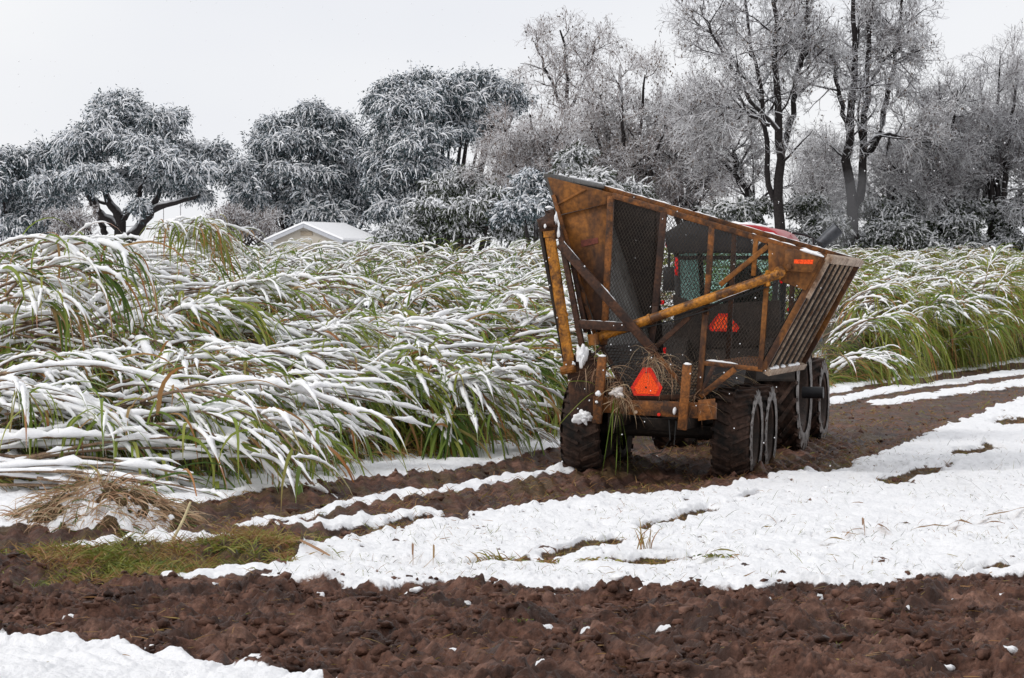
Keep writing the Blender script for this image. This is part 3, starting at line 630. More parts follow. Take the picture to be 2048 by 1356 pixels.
def build_cane():
    r = np.random.RandomState(12)
    # dead leaf thatch under the clumps
    xs = np.arange(-26, 52, 0.16); ds = np.concatenate([np.arange(-0.1, 6, 0.10), np.arange(6, 30, 0.22), np.arange(30, 75, 0.6)])
    Xg = np.repeat(xs[:, None], len(ds), 1); Yg = yE(Xg) + ds[None, :] + 0.25
    bx = Xg.ravel(); by = Yg.ravel(); h = heap_h(bx, by)
    z = land(bx, by) + np.maximum(h*0.86 - 0.30, -0.05) + 0.16*np.abs(gn(bx*1.6, by*1.4, 64)) + 0.09*gn(bx*4.1, by*3.3, 65) + 0.05*gn(bx*9, by*7, 66)
    snow = sst(0.0, 0.35, fbm(bx*1.7, by*1.2, 67, 3) + 0.10)*sst(0.25, 1.0, h)*0.45
    i = np.arange(len(xs)-1)[:, None]*len(ds) + np.arange(len(ds)-1)[None, :]
    Q = np.stack([i, i+len(ds), i+len(ds)+1, i+1], -1).reshape(-1, 4)
    o = mesh_q('cane_thatch', np.stack([bx, by, z], 1), Q, M['thatch'], attrs={'snow': snow})
    tag(o, 'tangled dead leaf thatch matted under the lodged cane', kind='stuff')
    # dead and green blades hanging down the front of the thatch
    n = 15000; x = r.uniform(-10, 24, n); d = r.uniform(0.3, 2.2, n)**1.0; y = yE(x) + d + 0.25; h = heap_h(x, y - 0.25)
    z = land(x, y) + np.maximum(h*0.86 - 0.30, 0)*r.uniform(0.4, 1.15, n) + 0.15
    P0 = np.stack([x, y - 0.3, z], 1); D = np.stack([r.normal(0.5, 0.8, n), r.normal(-0.5, 0.4, n), r.normal(0.1, 0.4, n)], 1)
    kp = (x > 5) | (r.rand(n) < 0.38); P0, D, x, n = P0[kp], D[kp], x[kp], int(kp.sum()); D[:, 0] += np.where(x < 5, 0.7, 0)
    P, Wd = blades(P0, D, r.uniform(0.3, 0.8, n)*np.where(x < 5, 0.8, 1.2), np.full(n, 1.1)*r.uniform(0.5, 1.6, n), r.uniform(0.006, 0.015, n), 6, r, 0.2); V, Q = ribbons(P, Wd, r.randn(n)*0.6)
    g_ = r.rand(n) < np.where(x > 5, 0.65, 0.35); tone = np.where(g_, r.uniform(0.15, 0.6, n), r.uniform(0.7, 1.0, n))
    tag(mesh_q('cane_litter', V, Q, M['cane_leaf'], attrs={'tone': tone_attr(tone, 6)}), 'loose dead and green blades hanging along the front of the cane', kind='stuff')
    # the clumps, near ones as things
    pts = []
    for d in np.concatenate([np.arange(1.0, 9, 0.62), np.arange(9, 30, 1.0)]):
        x = -12.0
        while x < 26:
            x += (0.72 + 0.018*d)*r.uniform(0.7, 1.3)
            xx = x + r.uniform(-0.2, 0.2); yy = float(yE(xx)) + d/0.85*1.0 + r.uniform(-0.3, 0.3)
            q = F/yy; px = 1024 + xx*q
            if px < -190 or px > 2200: continue
            if 1190 < px < 1640 and d < 14: continue                  # behind the wagon
            pts.append((d, xx, yy, px))
    pts.sort(key=lambda a: a[2] + 0.5*(a[0] > 5))
    near = pts[:292]; rest = pts[292:]
    for d, x, y, px in near:
        right = px > 1560; u = r.rand()
        if right: kind = 'green' if u < 0.76 else ('fall' if u < 0.82 else ('arch' if u < 0.88 else ('upright' if u < 0.94 else 'stalks')))
        elif d < 1.8: kind = 'fall' if u < 0.34 else ('arch' if u < 0.62 else ('lodged' if u < 0.78 else ('green' if u < 0.86 else 'stalks')))
        elif d < 7: kind = 'lodged' if u < 0.32 else ('arch' if u < 0.48 else ('fall' if u < 0.62 else ('green' if u < 0.74 else ('stalks' if u < 0.91 else 'upright'))))
        else: kind = 'lodged' if u < 0.30 else ('arch' if u < 0.50 else ('fall' if u < 0.64 else ('upright' if u < 0.80 else ('green' if u < 0.92 else 'stalks'))))
        p = CP[kind][r.randint(len(CP[kind]))]; s = r.uniform(0.72, 1.15)*(1.15 if right else 1.0)
        top = float(land(np.array([x]), np.array([y]))[0] + heap_h(np.array([x]), np.array([y + 0.3]))[0])
        z = top - p['h']*s*r.uniform(0.75, 1.0); z = max(z, -0.05) if d < 1.9 else z
        yaw = (-0.2 if not right else -0.5) + 2.0*float(gn(np.array([x*0.33]), np.array([y*0.24]), 68)[0]) + r.normal(0, 0.8 if kind in ('lodged', 'stalks', 'upright') else 0.5) + (math.pi if r.rand() < 0.28 else 0)
        put_cane(kind, p, (x, y, z), yaw, s, tilt=r.normal(0, 0.16))
    # the rest of the field, hundreds of clumps too far back to tell apart
    far = [(d, x, y) for d, x, y, px in rest]
    for d in np.concatenate([np.arange(30, 75, 2.4)]):
        x = -30.0
        while x < 55:
            x += 1.5*r.uniform(0.6, 1.4); yy = float(yE(x)) + d/0.85 + r.uniform(-1, 1); px = 1024 + x*F/yy
            if -150 < px < 2200: far.append((d, x, yy))
    acc = {'stalk': [], 'leaf': [], 'snow': []}; tones = []
    for d, x, y in far:
        u = r.rand()
        if y > 62 and x > 5: k = 'far' if u < .3 else ('green' if u < .75 else 'upright')
        elif y > 62: k = 'far' if u < 0.60 else 'upright'
        else: k = 'far' if u < .2 else ('lodged' if u < 0.5 else ('arch' if u < 0.7 else ('green' if u < 0.87 else 'upright')))
        p = CP[k][r.randint(len(CP[k]))]; s = r.uniform(0.85, 1.2); yaw = r.normal(-0.2, 0.8)
        top = float(land(np.array([x]), np.array([y]))[0] + heap_h(np.array([x]), np.array([y + 0.3]))[0]) + r.normal(0, 0.12)
        c, sn_ = math.cos(yaw)*s, math.sin(yaw)*s
        Rm = np.array([[c, -sn_, 0], [sn_, c, 0], [0, 0, s]]); off = np.array([x, y, top - p['h']*s])
        for key in acc: acc[key].append((p[key][0] @ Rm.T + off, p[key][1]))
        tones.append(p['leaf'][2])
    lv, lq = cat(acc['leaf']); tag(mesh_q('cane_field_leaves', lv, lq, M['cane_leaf'], attrs={'tone': np.concatenate(tones)}), 'green blades of the lodged cane far back in the field', kind='stuff')
    tag(mesh_q('cane_field_stalks', *cat(acc['stalk']), M['cane_stalk']), 'brown stalks of the lodged cane far back in the field', kind='stuff')
    tag(mesh_q('cane_field_snow', *cat(acc['snow']), M['snow']), 'snow lying on the lodged cane far back in the field', kind='stuff')
    # the few that stand out
    def special(px, py, Y, kind, i, yaw, s, label):
        c = at(px, py, Y); p = CP[kind][i]; put_cane(kind, p, (c[0], c[1], c[2] - p['h']*s), yaw, s, label)
    special(350, 446, 47, 'fall', 0, -1.0, 0.74, 'tall humped cane clump rising to the skyline in front of the forked oak trunk')
    special(378, 452, 46.5, 'fall', 3, -0.8, 0.6, 'dark green cane clump hanging from the tall skyline hump')
    special(318, 470, 47.2, 'lodged', 2, 0.25, 0.7, 'snowy cane clump sloping up to the tall skyline hump')
    special(-10, 540, 38.2, 'fall', 2, -0.2, 1.1, 'tall cane clump with long blades hanging at the left edge of the photo')
    special(40, 480, 40, 'arch', 4, -0.3, 1.0, 'arched cane clump with a broad green underside near the left edge')
    special(40, 905, 34.0, 'stalks', 0, -0.05, 1.1, 'stack of bare brown cane stalks lying at the near left corner of the field')
    special(-60, 868, 34.3, 'stalks', 1, 0.03, 1.15, 'second stack of brown cane stalks lying above the near left corner stack')
    special(-70, 790, 34.9, 'lodged', 2, -0.25, 1.15, 'thickly snowed cane clump lying over the brown stalk stacks at the left edge')
    special(250, 900, 36.4, 'fall', 2, -0.4, 1.0, 'cane clump draping its snowy blades down just behind the trash pile')
    special(1975, 500, 80, 'upright', 1, 1.2, 1.0, 'single frosted cane spear standing upright above the right field')
def mat_thatch():
    m, n, l, b = nmat('dead_thatch')
    t = noise(n, l, 3.0, 6, rough=0.7, mapscale=(0.5, 1, 2.2)); r = ramp(n, l, t.outputs[0], [(0.32, (0.018, 0.016, 0.009)), (0.52, (0.06, 0.05, 0.022)), (0.7, (0.15, 0.105, 0.055))])
    t2 = noise(n, l, 14, 4); ad = n.new('ShaderNodeMath'); ad.operation = 'MULTIPLY_ADD'; l.new(t2.outputs[0], ad.inputs[0]); ad.inputs[1].default_value = 0.7
    l.new(attr(n, 'snow').outputs['Fac'], ad.inputs[2]); sm = ramp(n, l, ad.outputs[0], [(0.72, 0.0), (0.92, 1.0)])
    l.new(mixc(n, l, sm.outputs[0], r.outputs[0], (0.88, 0.885, 0.9)), b.inputs['Base Color']); b.inputs['Roughness'].default_value = 0.8
    bump(n, l, b, t.outputs[0], 0.8, 0.05); return m
M['thatch'] = mat_thatch()
build_cane()

# heap of dead leaves and dirty snow pushed up at the field corner
def build_pile():
    r = np.random.RandomState(5); c = gr(205, 1052)
    t = thing('cane_trash_pile', 'heap of dead cane leaves and dirty snow at the near corner of the field', 'debris pile', (c[0], c[1], land(c[0:1], c[1:2])[0])); t.scale = (0.86, 0.86, 0.92)
    gx, gy = np.meshgrid(np.linspace(-1.5, 1.5, 130), np.linspace(-1.1, 1.1, 90), indexing='ij'); q = np.hypot(gx/1.2, gy/0.85)
    z = 0.42*np.clip(1 - q**1.5, -0.12, 1) + (0.11*cells(gx*4, gy*4, 6) + 0.05*cells(gx*9, gy*9, 7) + 0.05*gn(gx*3, gy*3, 8))*sst(1.15, 0.8, q) - 0.05
    sn = sst(0.0, 0.3, fbm(gx*2.4, gy*2.4, 9, 3) + 0.16)*0.72; i = np.arange(129)[:, None]*90 + np.arange(89)[None, :]
    o = mesh_q('soil', np.stack([gx, gy, z], -1), np.stack([i, i+90, i+91, i+1], -1).reshape(-1, 4), M['ground'], t, attrs={'snow': sn, 'litter': np.ones_like(sn)})
    n = 2200; a = r.rand(n)*2*np.pi; q = r.rand(n)**0.6*1.15
    P0 = np.stack([np.cos(a)*q*1.08, np.sin(a)*q*0.76, 0.45*(1 - q**1.4) + r.uniform(-0.02, 0.10, n)], 1)
    D = np.stack([np.cos(a)*0.7 + r.randn(n)*0.8, np.sin(a)*0.5 + r.randn(n)*0.6, r.uniform(-0.2, 0.4, n)], 1)
    P, W = blades(P0, D, r.uniform(0.15, 0.6, n), np.full(n, 0.8), r.uniform(0.004, 0.010, n), 7, r, 0.25)
    V, Q = ribbons(P, W, r.randn(n)); tone = np.where(r.rand(n) < 0.88, r.uniform(0.72, 0.95, n), r.uniform(0.3, 0.5, n))
    mesh_q('dead_leaves', V, Q, M['cane_trash_leaf'], t, attrs={'tone': tone_attr(tone, 7)})
    # crown of stalks standing out of it
    n = 26; P0 = np.stack([r.normal(-0.05, 0.08, n), r.normal(0, 0.08, n), np.full(n, 0.36)], 1); D = np.stack([r.normal(-0.05, 0.35, n), r.normal(0, 0.3, n), np.ones(n)], 1)
    P, W = blades(P0, D, r.uniform(0.25, 0.5, n), np.full(n, 0.5), r.uniform(0.004, 0.009, n), 6, r); V, Q = ribbons(P, W, r.randn(n))
    mesh_q('stubble', V, Q, M['cane_trash_leaf'], t, attrs={'tone': tone_attr(r.uniform(0.75, 0.9, n), 6)})
M['dirty_snow'] = mat_plain('dirty_snow', (0.68, 0.63, 0.60), 0.8, var=0.28, scale=9)
M['trash'] = mat_worn('trash_soil', (0.16, 0.10, 0.07), (0.06, 0.035, 0.025), 8, 0.35, 0.65, 0.9)
M['cane_trash_leaf'] = mat_leaf('cane_trash_leaf', [(0.0, (0.06, 0.10, 0.02)), (0.5, (0.13, 0.16, 0.04)), (0.75, (0.52, 0.39, 0.25)), (0.9, (0.40, 0.24, 0.14)), (1.0, (0.22, 0.10, 0.055))], 0.2)
build_pile()
# pale straw stalk standing in the mud
def build_stick():
    p = gr(338, 1092); q = at(381, 1004, p[1] + 0.25); P = np.linspace(p, q, 6); P[:, 0] += 0.015*np.sin(np.linspace(0, 3.1, 6)); c = P[0].copy()
    V, Q = tubes((P - c)[None], np.linspace(0.016, 0.012, 6)[None], 7)
    o = mesh_q('cane_stalk', V, Q, M['straw']); o.location = c; tag(o, 'pale straw coloured cane stalk standing slanted in the mud', 'cane stalk')
M['straw'] = mat_plain('straw', (0.50, 0.42, 0.24), 0.6, var=0.25, scale=20)
build_stick()

# ------------------------------------------------------------------ house, poles
def build_house():
    Y = 190.0
    base = 1.5
    rt = at(612, 450, Y)          # ridge front end
    el = at(540, 468, Y + 0.0); er = at(690, 482, Y)
    # gable faces the camera, house turned a little so that its right roof slope shows
    yaw = math.radians(-24); t = thing('house', 'small cream house with gable wall and snow covered roof beyond the cane', 'house', (rt[0], rt[1], base), (0, 0, yaw))
    z_r = rt[2] - base; w = 2.6; z_e = z_r - 1.0; L = 5.2; ov = 0.35
    mb = MB(); mb.plate([(-w, 0, 0), (w, 0, 0), (w, 0, z_e), (0, 0, z_r - 0.05), (-w, 0, z_e)], (0, L, 0)); mb.build('wall', M['cream_wall'], t)
    mb = MB()
    for s in (-1, 1):
        mb.plate([(0, -ov, z_r), (s*(w + ov), -ov, z_e - ov*0.37), (s*(w + ov), L + ov, z_e - ov*0.37), (0, L + ov, z_r)], (0, 0, 0.10))
    roof = mb.build('roof', M['trim'], t)
    mb = MB()
    for s in (-1, 1):
        mb.plate([(0, -ov - 0.03, z_r + 0.105), (s*(w + ov + 0.03), -ov - 0.03, z_e - ov*0.37 + 0.105), (s*(w + ov + 0.03), L + ov, z_e - ov*0.37 + 0.105), (0, L + ov, z_r + 0.105)], (0, 0, 0.13))
    mb.build('roof_snow', M['snow'], roof)
    mb = MB(); 
    for s in (-1, 1): mb.bar((0, -ov - 0.02, z_r - 0.06), (s*(w + ov), -ov - 0.02, z_e - ov*0.37 - 0.06), 0.04, 0.2, (0, 0, 1))
    mb.build('fascia', M['trim'], t)
    mb = MB(); mb.box((0.05, -0.02, z_r - 0.55), (0.9, 0.04, 0.30)); mb.build('vent', M['vent'], t, bevel=0.01)
    mb = MB()
    for s in (-1, 1): mb.box((s*(w - 0.02), -0.015, z_e/2), (0.14, 0.05, z_e)); 
    mb.build('corner_board', M['trim'], t)
    # lower wing behind
    c = at(735, 466, Y + 12); t2 = thing('outbuilding', 'low white roofed shed half hidden behind the house', 'shed', (c[0], c[1], base), (0, 0, math.radians(-8)))
    z2 = c[2] - base + 0.1; mb = MB(); mb.plate([(-2.2, 0, 0), (2.2, 0, 0), (2.2, 0, z2 - 0.7), (-2.2, 0, z2 - 0.7)], (0, 5, 0)); mb.build('wall', M['cream_wall'], t2)
    mb = MB(); mb.plate([(-2.5, -0.4, z2 - 0.7), (2.5, -0.4, z2 - 0.7), (2.3, 2.6, z2), (-2.3, 2.6, z2)], (0, 0, 0.16)); mb.plate([(-2.5, 5.4, z2 - 0.7), (2.5, 5.4, z2 - 0.7), (2.3, 2.6, z2), (-2.3, 2.6, z2)], (0, 0, 0.16)); mb.build('roof_snow', M['snow'], t2)
M['cream_wall'] = mat_plain('cream_wall', (0.44, 0.40, 0.34), 0.8, var=0.08, scale=3)
M['trim'] = mat_plain('grey_trim', (0.42, 0.43, 0.46), 0.7, var=0.1); M['vent'] = mat_plain('vent_wood', (0.33, 0.27, 0.2), 0.8)
build_house()
M['pole'] = mat_plain('pole_wood', (0.34, 0.33, 0.34), 0.9); M['wire'] = mat_plain('wire', (0.12, 0.12, 0.13), 0.6)
def build_poles():
    for px, lab in ((327, 'thin grey fence pole under the oak branches, left one of two'), (361, 'thin grey fence pole under the oak branches, right one of two')):
        a = at(px, 400, 215); mb = MB(); mb.tube([(0, 0, 0), (0, 0, a[2] - 1.4)], [0.035, 0.03], 8); mb.box((0, 0, a[2] - 1.5), (0.3, 0.04, 0.04))
        o = mb.build('fence_pole', M['pole']); o.location = (a[0], a[1], 1.4); tag(o, lab, 'pole', 'poles beyond the field')
    a, b = at(180, 450, 215), at(480, 453, 215)
    pts = [a*(1-t) + b*t - np.array([0, 0, 0.12*math.sin(math.pi*((t*3) % 1))]) for t in np.linspace(0, 1, 25)]
    mb = MB(); mb.tube(pts, 0.022, 5); tag(mb.build('wire', M['wire']), 'dark wire strung between the poles beyond the field', 'wire')
build_poles()

# ------------------------------------------------------------------ trees
def grow(P, R, nper, t0, L, ang, n, jit, up, r, r_top, rfrac=0.6, tpow=1.0, taper_len=0.5):
    "children for every branch of P: all arrays, one level at a time"
    m, k, _ = P.shape; N = m*nper
    t = t0 + (1 - t0)*r.rand(m, nper)**tpow; q = t*(k-1); a = np.minimum(q.astype(int), k-2); f = (q - a)[..., None]
    ii = np.arange(m)[:, None]
    p = P[ii, a]*(1-f) + P[ii, a+1]*f; T = nrm(P[ii, a+1] - P[ii, a]); rp = R[ii, a]*(1-f[..., 0]) + R[ii, a+1]*f[..., 0]
    p, T, rp, t = p.reshape(N, 3), T.reshape(N, 3), rp.reshape(N), t.reshape(N)
    v = r.randn(N, 3); v = nrm(v - T*(v*T).sum(1, keepdims=True))
    an = np.radians(r.uniform(ang[0], ang[1], N))[:, None]; d = np.cos(an)*T + np.sin(an)*v
    Ln = r.uniform(L[0], L[1], N)*(1 - taper_len*np.clip((t - t0)/(1 - t0 + 1e-6), 0, 1)); st = Ln/(n-1)
    C = np.empty((N, n, 3)); C[:, 0] = p; upv = np.array([0, 0, up])
    for j in range(1, n):
        d = nrm(d + jit*r.randn(N, 3) + upv); C[:, j] = C[:, j-1] + d*st[:, None]
    r0 = np.minimum(rp*rfrac, np.maximum(0.03*Ln, r_top)); Rn = r0[:, None]*(1 - np.linspace(0, 1, n)**1.2)[None, :] + r_top*np.linspace(0, 1, n)[None, :]
    return C, Rn
def trace(pts, Y, r0, r1, n, depth=None, rs=None):
    "limb traced as (px,py) at distance Y, resampled to n points"
    W = np.array([at(px, py, Y + (depth[i] if depth else 0)) for i, (px, py) in enumerate(pts)])
    s = np.concatenate([[0], np.cumsum(np.linalg.norm(np.diff(W, axis=0), axis=1))]); u = np.linspace(0, s[-1], n)
    P = np.stack([np.interp(u, s, W[:, i]) for i in range(3)], 1)
    if rs is not None: P[1:-1] += rs.randn(n-2, 3)*0.06
    return P, np.linspace(r0, r1, n)
def leaf_quads(C, D, sz, r, flat=0.5):
    "small square leaves at C; D is the hang direction"
    m = len(C); a = nrm(D + 0.5*r.randn(m, 3)); b = nrm(np.cross(a, r.randn(m, 3))); L = (sz*r.uniform(0.7, 1.3, m))[:, None]
    b = b*L*flat; a = a*L
    V = np.stack([C - a*0.15, C + a*0.45 + b*0.5, C + a, C + a*0.45 - b*0.5], 1); return V.reshape(-1, 3), np.arange(m*4).reshape(m, 4)
def bare_tree(name, label, cat_, trunks, r, lv, mat_t='twig', leaves=None, group=None, base=None):
    "trunks: list of (P,R); lv: list of grow() settings per level; leaves: (count, size, material, snowy share)"
    n = trunks[0][0].shape[0]; P = np.array([t[0] for t in trunks]); R = np.array([t[1] for t in trunks])
    org = P[0, 0].copy(); t = thing(name, label, cat_, org, group=group)
    parts_t = [tubes(P - org, R, 8)]; cur = (P, R); alltw = []
    for i, g in enumerate(lv):
        k = g.pop('k', 4); big = g.pop('big', False); src = cur
        C, Rn = grow(*src, r=r, **g)
        (parts_t if big else alltw).append(tubes(C - org, Rn, k)); cur = (C, Rn)
    mesh_q('trunk', *cat(parts_t), M['bark'], t)
    mesh_q('crown', *cat(alltw), M[mat_t], t)
    if leaves:
        cnt, sz, lm, sp = leaves; C = cur[0]; i = r.randint(len(C), size=cnt); j = r.randint(1, C.shape[1], size=cnt)
        V, Q = leaf_quads(C[i, j] - org, np.tile([0, 0, -1.0], (cnt, 1)), np.full(cnt, sz), r)
        cl = fbm(C[i, j][:, 0]*0.5, C[i, j][:, 2]*0.5, 81, 2); snowy = (r.rand(cnt) < sp).astype(float)
        mesh_q('leaves', V, Q, M[lm], t, attrs={'tone': np.repeat(np.clip(0.5 + 0.6*cl + 0.25*r.randn(cnt), 0, 1), 4), 'snowy': np.repeat(snowy*r.uniform(0.6, 1, cnt), 4)})
    return t
def leafy_tree(name, label, cat_, clusters, Y, r, trunks=None, mat='oak_leaf', leaf=0.15, dens=1.0, snow=0.5, group=None, hang=0.9, sprayL=1.5):
    "evergreen crown: drooping sprays of small leaves on pads; clusters are (px, py, rx_px, ry_px, depth offset)"
    s = Y/F; C0 = np.array([at(px, py, Y + dy) for px, py, rx, ry, dy in clusters]); org = np.array([C0[:, 0].mean(), Y, 1.5])
    t = thing(name, label, cat_, org, group=group); LV, LQ, SN, TN, SR = [], [], [], [], []; tw = []
    pads = []
    for (px, py, rx, ry, dy), c in zip(clusters, C0):
        k = 9; g = nrm(r.randn(k, 3)); g[:, 2] = np.where(g[:, 2] < -0.3, -g[:, 2], g[:, 2]); g[:, 1] = -np.abs(g[:, 1])*np.where(r.rand(k) < 0.75, 1, -1)
        for u_ in g: pads.append((px + 7*u_[0], py + 9*u_[2], c + u_*np.array([rx, rx*0.85, ry])*s*r.uniform(0.45, 0.8), rx*s*r.uniform(0.22, 0.62), ry*s*r.uniform(0.20, 0.55)))
    for px, py, c, RX, RZ in pads:
        RY = RX*0.9; n = int(dens*38*(RX*RZ + RX*RY)*1.25) + 10
        u = nrm(r.randn(n, 3)); u[:, 2] = np.where(u[:, 2] < -0.25, -u[:, 2]*0.6, u[:, 2]); u = nrm(u)
        rr = r.uniform(0.30, 1.0, n)**0.5; lump = 1 + 0.28*fbm(u[:, 0]*1.9 + px, u[:, 2]*1.9 + u[:, 1]*1.3 + py, 83, 3)
        p = c + u*np.array([RX, RY, RZ])*(rr*lump)[:, None]
        d = nrm(u*np.array([1, 1, 0.35]) + 0.65*r.randn(n, 3)); d[:, 2] += 0.12; L = r.uniform(0.3, 1.15, n)*sprayL*min(1.0, 0.55 + RX/3)
        k = 6; S = np.empty((n, k, 3)); S[:, 0] = p
        for j in range(1, k):
            d[:, 2] -= 0.40*hang*r.uniform(0.35, 1.7, n); d = nrm(d); S[:, j] = S[:, j-1] + d*(L/(k-1))[:, None]
        per = 9
        i = np.repeat(np.arange(n), per); q = r.rand(n*per)*(k-1); a = np.minimum(q.astype(int), k-2); f = (q-a)[:, None]
        pos = S[i, a]*(1-f) + S[i, a+1]*f + r.randn(n*per, 3)*0.07*sprayL; hd = nrm(S[i, a+1] - S[i, a])
        V, Q = leaf_quads(pos - org, hd, np.full(n*per, leaf*1.35), r, 0.38); LV.append(V); LQ.append(Q)
        # snow rests on the sprays of the upper side of a pad, and on the first half of each
        outer = np.clip((rr - 0.55)/0.35, 0, 1); upness = np.clip(0.30 + 0.95*u[:, 2] + 0.25*fbm(u[:, 0]*2.3 + py, u[:, 1]*2.3 + u[:, 2]*2 + px, 84, 2), 0, 1)
        ps = np.clip(snow*1.15*(0.25 + 0.75*outer)*np.clip(upness + 0.15, 0, 1), 0, 0.95); sp_ = r.rand(n) < ps
        tw.append((S, n)); SR.append((S[sp_][:, :5], r.uniform(0.032, 0.062, sp_.sum())[:, None]*np.array([[.6, 1, .9, .7, .25]])*(1 + 0.2*r.randn(sp_.sum(), 5)).clip(.5, 1.5)))
        pr = np.where(sp_[i], 0.7 - 0.4*(q/(k-1)), 0.05 + 0.22*ps[i]); SN.append(np.repeat((r.rand(n*per) < pr)*r.uniform(0.55, 1, n*per), 4))
        TN.append(np.repeat(np.clip(r.normal(0.4, 0.25, n*per) + 0.3*fbm(pos[:, 0]*0.6, pos[:, 2]*0.6, 85, 2), 0, 1), 4))
    V, Q = cat(list(zip(LV, LQ))); mesh_q('crown', V, Q, M[mat], t, attrs={'snowy': np.concatenate(SN), 'tone': np.concatenate(TN)}, smooth=False)
    mesh_q('snow', *tubes(np.concatenate([a for a, _ in SR]) - org, np.concatenate([b for _, b in SR]), 4, lift=0.3), M['snow'], t)
    S = np.concatenate([a for a, _ in tw]); S = S[::4]; parts = [tubes(S - org, np.repeat(np.linspace(0.02, 0.008, S.shape[1])[None], len(S), 0), 3)]
    if trunks:
        for P, R in trunks: parts.append(tubes((P - org)[None], R[None], 8))
    else:
        for c in C0: parts.append(tubes((np.linspace(np.array([0.3*(c[0]-org[0]), 0, 0.0]), c - org, 6))[None], np.linspace(0.28, 0.06, 6)[None], 6))
    mesh_q('trunk', *cat(parts), M['bark'], t); return t

def build_oaks():
    r = np.random.RandomState(21); Y = 200
    tr = [trace([(240, 486), (243, 450), (236, 432), (222, 410), (214, 385), (200, 350)], Y, 0.48, 0.14, 12, rs=r),
          trace([(238, 455), (222, 440), (204, 434), (188, 402), (170, 380)], Y, 0.40, 0.14, 12, rs=r),
          trace([(240, 440), (248, 432), (268, 412), (276, 395), (290, 350)], Y, 0.34, 0.12, 12, rs=r),
          trace([(250, 486), (262, 470), (284, 444), (300, 424), (330, 408), (370, 398), (400, 390)], Y - 2, 0.40, 0.13, 12, rs=r),
          trace([(262, 476), (285, 448), (305, 418), (318, 385), (330, 330)], Y, 0.40, 0.12, 12, rs=r),
          trace([(238, 440), (225, 416), (205, 402), (190, 398)], Y + 1, 0.2, 0.1, 12, rs=r),
          trace([(212, 470), (198, 440), (190, 420), (172, 385)], Y + 2, 0.26, 0.12, 12, rs=r)]
    cl = [(215, 240, 58, 44, 0), (200, 285, 66, 46, -2), (165, 320, 56, 44, 1), (135, 375, 62, 34, -1), (185, 365, 56, 34, -4), (250, 300, 60, 50, 2),
          (318, 262, 58, 42, 0), (300, 318, 66, 48, -3), (352, 322, 62, 46, 1), (375, 355, 58, 34, -3), (330, 370, 60, 34, 2), (425, 330, 48, 42, 1), (470, 355, 46, 46, 0), (495, 385, 34, 38, -1), (262, 365, 44, 32, 3),
          (120, 405, 34, 22, 0), (395, 395, 26, 26, -1), (278, 420, 16, 26, -5), (275, 235, 30, 26, 3), (500, 410, 30, 26, 1), (345, 240, 36, 22, 2), (232, 208, 40, 24, 1)]
    leafy_tree('live_oak', 'spreading live oak with forked dark trunk and snow draped crown beyond the field', 'tree', cl, Y, r, tr, snow=1.1, dens=1.0)
    cl = [(30, 330, 60, 34, 0), (90, 315, 46, 32, 0), (0, 370, 60, 40, -2), (60, 380, 62, 44, 0), (20, 425, 66, 44, 1), (85, 430, 52, 40, -1), (55, 460, 80, 34, -2), (105, 350, 36, 34, 2)]
    leafy_tree('live_oak', 'dark live oak at the left edge beside the spreading oak', 'tree', cl, 206, r, None, snow=0.7, dens=1.1)
    cl = [(545, 265, 42, 36, 0), (600, 262, 46, 38, 1), (650, 255, 46, 36, 0), (620, 232, 34, 26, 0), (560, 300, 56, 40, -2), (625, 305, 62, 44, -1), (680, 285, 40, 40, 0), (540, 345, 46, 44, 0), (600, 360, 60, 44, -3), (670, 350, 56, 48, 0),
          (540, 400, 52, 44, 1), (610, 415, 66, 46, -2), (690, 405, 56, 50, 0), (640, 445, 64, 34, -3), (520, 430, 46, 38, 2), (735, 430, 50, 42, 1), (700, 300, 30, 34, 3), (722, 350, 34, 40, 3), (480, 420, 30, 36, 3)]
    leafy_tree('live_oak', 'rounded live oak with snowy layered pads standing right behind the house', 'tree', cl, 204, r, None, snow=1.0, dens=1.05)
    cl = [(800, 185, 52, 36, 0), (850, 165, 40, 28, 1), (770, 215, 46, 38, 1), (830, 225, 64, 44, -2), (890, 200, 56, 40, 0), (950, 165, 46, 32, 2), (1000, 190, 46, 36, 1), (930, 215, 56, 40, 0), (985, 220, 56, 36, 2),
          (775, 270, 44, 44, 0), (840, 290, 60, 44, -3), (900, 270, 60, 44, 0), (790, 330, 50, 46, 0), (850, 345, 62, 44, -2), (770, 390, 52, 46, 0), (830, 400, 66, 50, 0), (890, 380, 60, 50, 2), (800, 440, 66, 40, -1), (960, 270, 60, 40, 4), (1030, 215, 34, 34, 4), (745, 330, 30, 44, 2)]
    leafy_tree('live_oak', 'tallest dark live oak in the middle of the tree line', 'tree', cl, 198, r, None, snow=0.85, dens=1.05)
    cl = [(920, 358, 46, 22, 0), (890, 375, 34, 22, -1), (950, 385, 46, 26, 0), (905, 405, 40, 26, 1)]
    leafy_tree('cedar_shrub', 'evergreen bush heaped with bright snow, above the lower one', 'shrub', cl, 176, r, None, 'cedar_leaf', 0.16, 1.4, 1.5, sprayL=1.0)
    cl = [(880, 425, 56, 28, 0), (940, 420, 50, 28, -1), (985, 400, 40, 28, 0), (850, 450, 44, 26, 0), (920, 455, 66, 34, 1), (990, 450, 56, 40, 2), (800, 468, 40, 20, -1), (1030, 470, 46, 34, 1)]
    leafy_tree('cedar_shrub', 'broad snowy evergreen thicket just right of the house', 'shrub', cl, 170, r, None, 'cedar_leaf', 0.16, 1.3, 1.2, sprayL=1.1)
